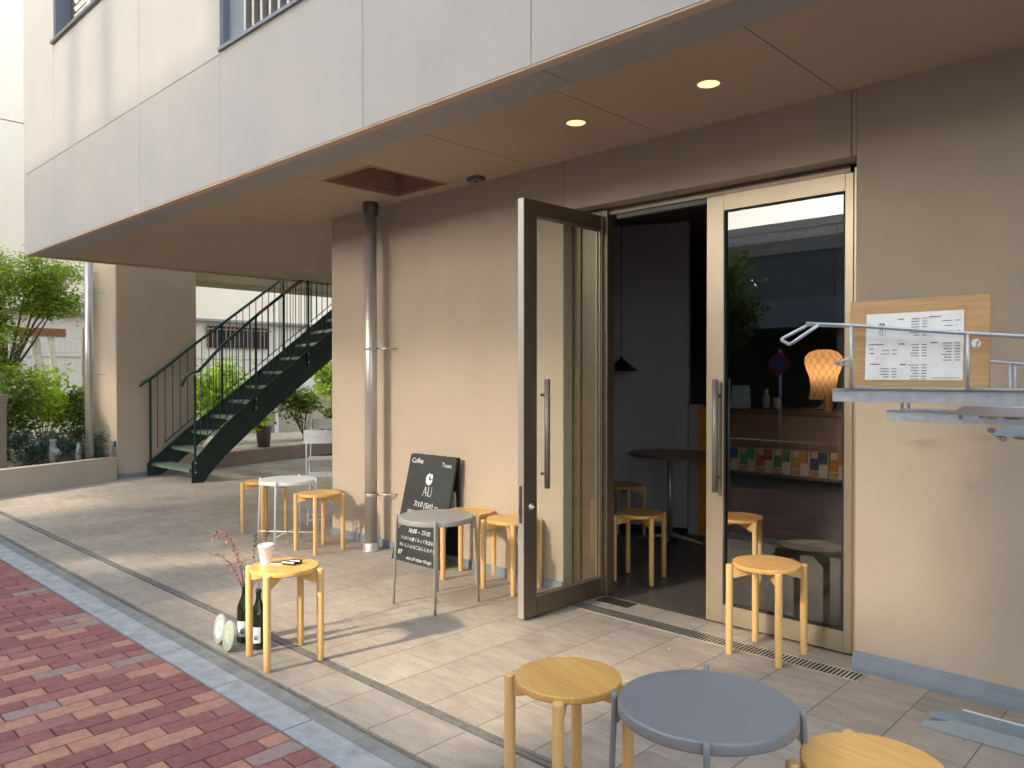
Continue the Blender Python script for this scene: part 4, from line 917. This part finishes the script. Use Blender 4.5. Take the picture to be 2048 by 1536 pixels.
# wine bottles with dried sprays
bp_ = [(.034, 0), (.0385, .003), (.040, .010), (.040, .165), (.038, .185), (.030, .208), (.020, .228), (.0155, .245), (.0145, .28), (.0165, .281), (.0165, .292), (.0145, .293), (.0145, .300)]
def bottle(label, x, y, sc, rz):
    t = thing('wine_bottle', label, 'bottle', (x, y, 0), R(rz), group='wine bottles used as vases')
    MB().lathe([(r * .95, z * sc) for r, z in bp_], 32).build('glass_body', M['bottle'], t)
    q = MB(); zc = [.035, .115]; n_ = 10; r = .0387
    for i in range(n_):
        a0, a1 = R(-95 + i * 8), R(-95 + (i + 1) * 8); q.quad((r * math.cos(a0), r * math.sin(a0), zc[0]), (r * math.cos(a1), r * math.sin(a1), zc[0]), (r * math.cos(a1), r * math.sin(a1), zc[1]), (r * math.cos(a0), r * math.sin(a0), zc[1]))
    lb = q.build('label', M['label'], t, fix=False)
    q = MB(); r = .0391
    def f3(u, v): a = R(-55) + u / r; return (r * math.cos(a), r * math.sin(a), v)
    A_, B3 = logo_polys(.004, .062, .012)
    for pl in (A_, B3): raster(q, pl, f3)
    q.build('printed_mark', M['navy'], lb, fix=False)
    q = MB(); text_mb(q, 'AU', .016, lambda u, v: f3(u - .012, v + .085)); q.build('lettering', M['blueink'], lb, fix=False)
    return t
bottle('dark wine bottle farther from the stool leg holding dried stems', -3.795, 1.942, 1.0, 5)
bottle('dark wine bottle between the two front stool legs', -3.652, 1.945, 1.0, 0)
def spray(name, label, base, tips, lm, size, leafgap=.022, rl=2, back=.25):
    t = thing(name, label, 'dried plant', base); m = MB(); lf = MB()
    for tip, bend in tips:
        P0 = Vector((0, 0, -.06)); P2 = Vector(tip); P1 = Vector(bend); pts = []
        for k in range(13):
            u = k / 12; pts.append(P0 * (1 - u) ** 2 + P1 * 2 * u * (1 - u) + P2 * u * u)
        m.tube(pts, [.0016 * (1 - .6 * k / 12) for k in range(13)], 5)
        L_tot = (P2 - P0).length; nl = int(L_tot * (1 - back) / leafgap)
        for k in range(nl):
            u = back + (1 - back) * k / nl; c = P0 * (1 - u) ** 2 + P1 * 2 * u * (1 - u) + P2 * u * u
            for _ in range(rl if u < .75 else rl + 2):
                dd = Vector((random.gauss(0, 1), random.gauss(0, 1), random.gauss(0, 1))).normalized(); o = c + dd * size * .9
                nrm = Vector((random.gauss(0, 1), random.gauss(0, 1), random.gauss(0, 1))).normalized(); a_ = nrm.orthogonal().normalized(); b_ = nrm.cross(a_); s_ = size * random.uniform(.55, 1.1)
                lf.bm.faces.new([lf.bm.verts.new(o + (a_ * math.cos(q * math.pi / 3) + b_ * math.sin(q * math.pi / 3) * .8) * s_ * .6) for q in range(6)])
    m.build('stems', M['twig'], t); lf.build('leaves', lm, t, fix=False)
# image-plane-ish directions: left = (-.72,-.69)
spray('dried_eucalyptus', 'reddish dried eucalyptus spray leaning left out of the wine bottles', (-3.795, 1.942, .298), [((-.135, -.115, .255), (-.03, -.02, .33)), ((-.12, -.13, .235), (-.02, -.03, .30)), ((-.10, -.09, .27), (-.03, -.01, .25)), ((-.125, -.125, .155), (-.06, -.05, .17)), ((-.10, -.115, .165), (-.05, -.03, .13)), ((-.09, -.05, .10), (-.03, -.02, .08)), ((-.03, -.02, .13), (-.01, .0, .08)), ((.01, .0, .14), (.0, .0, .06))], M['petal'], .0115, .017)
spray('dried_sprig', 'upright dark green sprigs rising beside the paper cup', (-3.762, 1.962, .298), [((.02, .015, .265), (.012, .01, .12)), ((.065, .05, .225), (.035, .02, .12)), ((.085, .06, .30), (.04, .03, .16))], M['petal2'], .010, .010, 2, .4)
spray('dried_flower', 'thin pink bare stems standing in the bottle between the stool legs', (-3.652, 1.945, .298), [((.02, .012, .09), (.0, .0, .05)), ((-.01, -.0, .10), (.0, .0, .05)), ((.005, .02, .11), (.01, .0, .05))], M['petal'], .005, .06, 1, .7)

# cup and small cases on stool
t = thing('paper_cup', 'white paper cup with pale blue round mark on the wooden stool', 'cup', (-3.515, 1.912, SH))
MB().lathe([(.026, 0), (.0265, .002), (.036, .084), (.0375, .085), (.0375, .088)], 32).build('cup_body', M['cup'], t)
MB().lathe([(.0385, .084), (.0395, .087), (.0385, .096), (.034, .098), (.033, .094), (.002, .093)], 32).build('lid', M['lid'], t)
q = MB()
def f4(u, v): a = R(-62) + u / .034; r = .0270 + (.036 - .0265) * v / .084; return (r * math.cos(a), r * math.sin(a), v)
raster(q, [(.0125 * math.cos(k * math.pi / 12), .050 + .0145 * math.sin(k * math.pi / 12)) for k in range(24)], f4); q.build('print', M['blueink'], t, fix=False)
t = thing('leather_case', 'two small dark brown cases lying on the stool beside the cup', 'case', (-3.41, 1.985, SH), R(30))
MB().box((-.045, -.013, 0), (.03, .013, .018), .006).build('case', M['brown'], t)
MB().box((-.02, .018, .0), (.045, .040, .02), .006).build('case', M['brown'], t)
o = MB().box((-.055, -.006, .0), (.055, .006, .004), .0015, seg=1).build('wooden_stirrer', M['cup']); o.location = (-3.455, 1.950, SH + .0005); o.rotation_euler.z = R(38); tag(o, 'thin white strip lying on the stool between cup and dark cases', 'stirrer')

# ================================================================== bicycle rack with menu board
def tray(label, x0, y, z0, z1, up_h):
    t = thing('bicycle_rack_tray', label, 'bicycle rack', group='galvanised bicycle rack trays')
    q = MB(); T = .003; Wd = .085
    q.box((x0, y, z0), (1.3, y + T, z1)); q.box((x0, y + Wd, z0), (1.3, y + Wd + T, z1)); q.box((x0 + .0, y + T, z0), (1.3, y + Wd, z0 + T)); q.box((x0, y - .008, z1), (1.3, y + .003, z1 + .003)); q.build('channel', M['galv'], t)
    return t
t = tray('upper galvanised rack tray carrying the wooden menu board', -.972, 2.47, 1.299, 1.337, 0)
for y, dx in ((2.455, 0), (2.54, -.03)):
    q = MB(); q.tube([(-1.05 + dx, y, 1.548), (-.902, y, 1.535), (-.583, y, 1.498), (-.2, y, 1.462), (.4, y, 1.42), (1.25, y, 1.42)], .0052, 10); q.build('side_wire', M['galv'], t)
    for x, z in ((-.909, 1.533), (-.59, 1.497), (-.26, 1.466), (.08, 1.44)):
        if y < 2.5: MB().tube([(x, y, 1.338), (x, y, z)], .0052, 10).build('wire_post', M['galv'], t)
q = MB(); q.tube([(-1.005, 2.455, 1.545), (-1.085, 2.435, 1.487), (-1.10, 2.44, 1.482), (-1.165, 2.53, 1.498), (-1.172, 2.54, 1.503), (-1.165, 2.54, 1.508), (-1.075, 2.545, 1.552)], .0056, 10); q.build('wheel_guide', M['galv'], t)
q = MB(); q.tube([(-.93, 2.463, 1.3415), (1.25, 2.463, 1.3415)], .004, 8); q.build('edge_wire', M['galv'], t)
MB().box((.55, 2.62, 0), (.61, 2.68, 2.1), .004, seg=1).build('post', M['galv'], t)
q = MB(); q.prism([(-.635, 1.289), (-.36, 1.289), (-.36, 1.262), (-.675, 1.262)], 'y', 2.60, 2.72); q.build('latch_plate', M['opp_white'], t)
q = MB(); q.tube([(-.66, 2.66, 1.262), (-.655, 2.66, 1.246)], .006, 8); q.tube([(-.60, 2.66, 1.262), (-.60, 2.66, 1.252)], .008, 8)
q.tube([(-.565, 2.62, 1.262), (-.565, 2.62, 1.252)], .014, 12); q.box((-.535, 2.62, 1.253), (-.50, 2.68, 1.262)); q.build('bolts', M['steel'], t)
t = tray('lower galvanised rack tray behind and below the upper one', -1.017, 3.1, 1.210, 1.250, 0)
for y in (3.105, 3.18):
    q = MB(); q.tube([(-1.05, y, 1.44), (-.666, y, 1.429), (-.45, y, 1.405), (.3, y, 1.36), (1.25, y, 1.36)], .0052, 8); q.build('side_wire', M['galv'], t)
    for x, z in ((-.963, 1.437), (-.617, 1.423), (-.2, 1.386)): MB().tube([(x, y, 1.25), (x, y, z)], .0052, 8).build('wire_post', M['galv'], t)
q = MB(); q.tube([(-1.14, 3.105, 1.453), (-1.215, 3.12, 1.430), (-1.22, 3.17, 1.424), (-1.14, 3.18, 1.421)], .0054, 8); q.build('wheel_guide', M['galv'], t)
q = MB(); q.tube([(-.96, 3.095, 1.2545), (1.25, 3.095, 1.2545)], .004, 8); q.build('edge_wire', M['galv'], t)
MB().box((.55, 3.3, 0), (.61, 3.36, 2.1), .004, seg=1).build('post', M['galv'], t)
q = MB(); q.prism([(-.66, 1.195), (-.3, 1.195), (-.3, 1.162), (-.71, 1.162)], 'y', 3.26, 3.36); q.build('latch_plate', M['opp_band'], t)
q = MB(); q.tube([(-.71, 3.27, 1.18), (-.71, 3.28, 1.18)], .012, 10); q.tube([(-.69, 3.28, 1.162), (-.665, 3.28, 1.145)], .009, 8); q.box((-.64, 3.28, 1.15), (-.60, 3.3, 1.161)); q.build('bolts', M['steel'], t)
t = thing('floor_channel', 'galvanised steel wheel channel lying on the floor at the right edge', 'bicycle rack')
q = MB(); T = .003
prf = lambda y: None
for (y, z0, z1, x0) in ((3.31, 0.003, .052, -.95), (3.43, .001, .052, -.955)):
    q.prism([(x0, z0), (1.3, z0), (1.3, z1 + .008), (x0 + .12, z1 + .008), (x0 + .10, z1), (x0, z1 - .028)], 'y', y, y + T)
q.build('flange', mat('plain_galvanised_steel', (.36, .42, .47), .4, .4, var=.08, scale=14), t)
q = MB(); q.box((-.94, 3.31 + T, .001), (1.3, 3.43, .004)); q.build('base', mat('shaded_galvanised_steel', (.17, .21, .24), .5, .4, var=.1, scale=14), t)  # darker copy of the flange steel: shade inside the channel put into colour
q = MB(); q.box((-.835, 3.4335, .0595), (1.3, 3.445, .0625)); q.build('lip', M['white'], t)  # white strip paints the bright top edge of the rear flange
# menu board
MBd = thing('menu_board', 'oak board with white printed menu sheet resting on the upper rack tray', 'sign')
bx0, bx1, bz0, bz1, by = -.958, -.562, 1.3385, 1.617, 2.562
def mf(u, v, o=0.): return (bx0 + u, by + .06 * v * 1.0 - o + .0, bz0 + v)
def mslab(u0, u1, v0, v1, o0, o1, mb):
    A = [mb.bm.verts.new(mf(*p, o0)) for p in ((u0, v0), (u1, v0), (u1, v1), (u0, v1))]; B3 = [mb.bm.verts.new(mf(*p, o1)) for p in ((u0, v0), (u1, v0), (u1, v1), (u0, v1))]
    mb.bm.faces.new(A); mb.bm.faces.new(B3[::-1])
    for k in range(4): mb.bm.faces.new((A[(k + 1) % 4], A[k], B3[k], B3[(k + 1) % 4]))
q = MB(); mslab(0, bx1 - bx0, 0, bz1 - bz0, 0, -.012, q); q.build('board', M['oak'], MBd)
PU0, PU1, PV0, PV1 = .052, .330, .028, .236
q = MB(); N_s = 8
for i in range(N_s):
    for jj in range(6):
        def pp(a, b):
            u = PU0 + (PU1 - PU0) * a; v = PV0 + (PV1 - PV0) * b
            return mf(u, v, .0015 + .0022 * math.sin(a * 7 + b * 4) ** 2 * (.3 + b))
        q.quad(pp(i / N_s, jj / 6), pp((i + 1) / N_s, jj / 6), pp((i + 1) / N_s, (jj + 1) / 6), pp(i / N_s, (jj + 1) / 6))
for f in q.bm.faces: f.smooth = True
bmesh.ops.remove_doubles(q.bm, verts=q.bm.verts, dist=.0001)
sh = q.build('menu_sheet', M['paper'], MBd)
q = MB()
def pf(u, v):
    a = (u - PU0) / (PU1 - PU0); b = (v - PV0) / (PV1 - PV0); return mf(u, v, .0022 + .0024 * math.sin(a * 7 + b * 4) ** 2 * (.3 + b))
def line(u0, u1, v, h_=.0022): poly_mb(q, [(u0, v), (u1, v), (u1, v + h_), (u0, v + h_)], pf)
A_, B3 = logo_polys(.100, .196, .011); poly_mb(q, A_, pf); poly_mb(q, B3, pf)
text_AU(q, .100, .166, .016, pf)
for (ux_, v0, n_, rgt) in ((.215, .215, 7, 1), (.305, .205, 3, 1), (.215, .135, 5, 1), (.305, .138, 7, 1), (.13, .12, 1, 1), (.13, .108, 1, 1), (.215, .073, 6, 1), (.13, .062, 4, 1)):
    for k in range(n_):
        st = .0085 if n_ > 3 else .015; w_ = random.uniform(.014, .03); line(ux_ - w_ - .006, ux_ - .006, v0 - k * st); line(ux_ + .002, ux_ + .016, v0 - k * st)
for u, v, w_ in ((.145, .215, .02), (.235, .218, .032), (.15, .138, .018), (.24, .140, .02), (.155, .074, .02), (.062, .138, .045), (.064, .124, .012), (.066, .11, .012), (.068, .076, .028)): line(u, u + w_, v, .003)
line(.245, .322, .034, .0016)
q.build('print', M['ink'], sh, fix=False)
q = MB(); poly_mb(q, [(.362 + .0125 * math.cos(k * math.pi / 14), .136 + .0135 * math.sin(k * math.pi / 14)) for k in range(28)], lambda u, v: mf(u, v, .0008))
em = q.build('emblem', M['signw'], MBd, fix=False)
q = MB(); q_ = [(.362, .139), (.3665, .1435), (.3715, .147), (.3735, .1445), (.3675, .137), (.3665, .130), (.3625, .1215), (.3595, .1225), (.3635, .131)]
poly_mb(q, q_, lambda u, v: mf(u, v, .0014)); q.build('cut', M['oak'], em, fix=False)
# fallen leaves
for (x, y, c, lab) in ((-2.16, 3.62, 'petal', 'tiny orange leaf lying on the drain grate'), (-.79, 3.27, 'petal', 'tiny reddish leaf on the floor below the steel channel')):
    m = MB(); leaves(m, [(0, 0, .006)], .022, 1.5, 3); o = m.build('fallen_leaf', M[c], fix=False); o.location = (x, y, .003); tag(o, lab, 'leaf')

random.seed(21); m = MB()
for k in range(60):
    r = random.uniform(.0014, .0036); m.mi = 0 if k % 3 == 0 else 1
    m.lathe([(r * .6, 0), (r, r * .5), (r * .5, r)], 6, c=(random.uniform(-6.5, -.6), random.uniform(2.15, 3.55), .0002))
m.build('grit', [M['signw'], M['twig']])['kind'] = 'stuff'
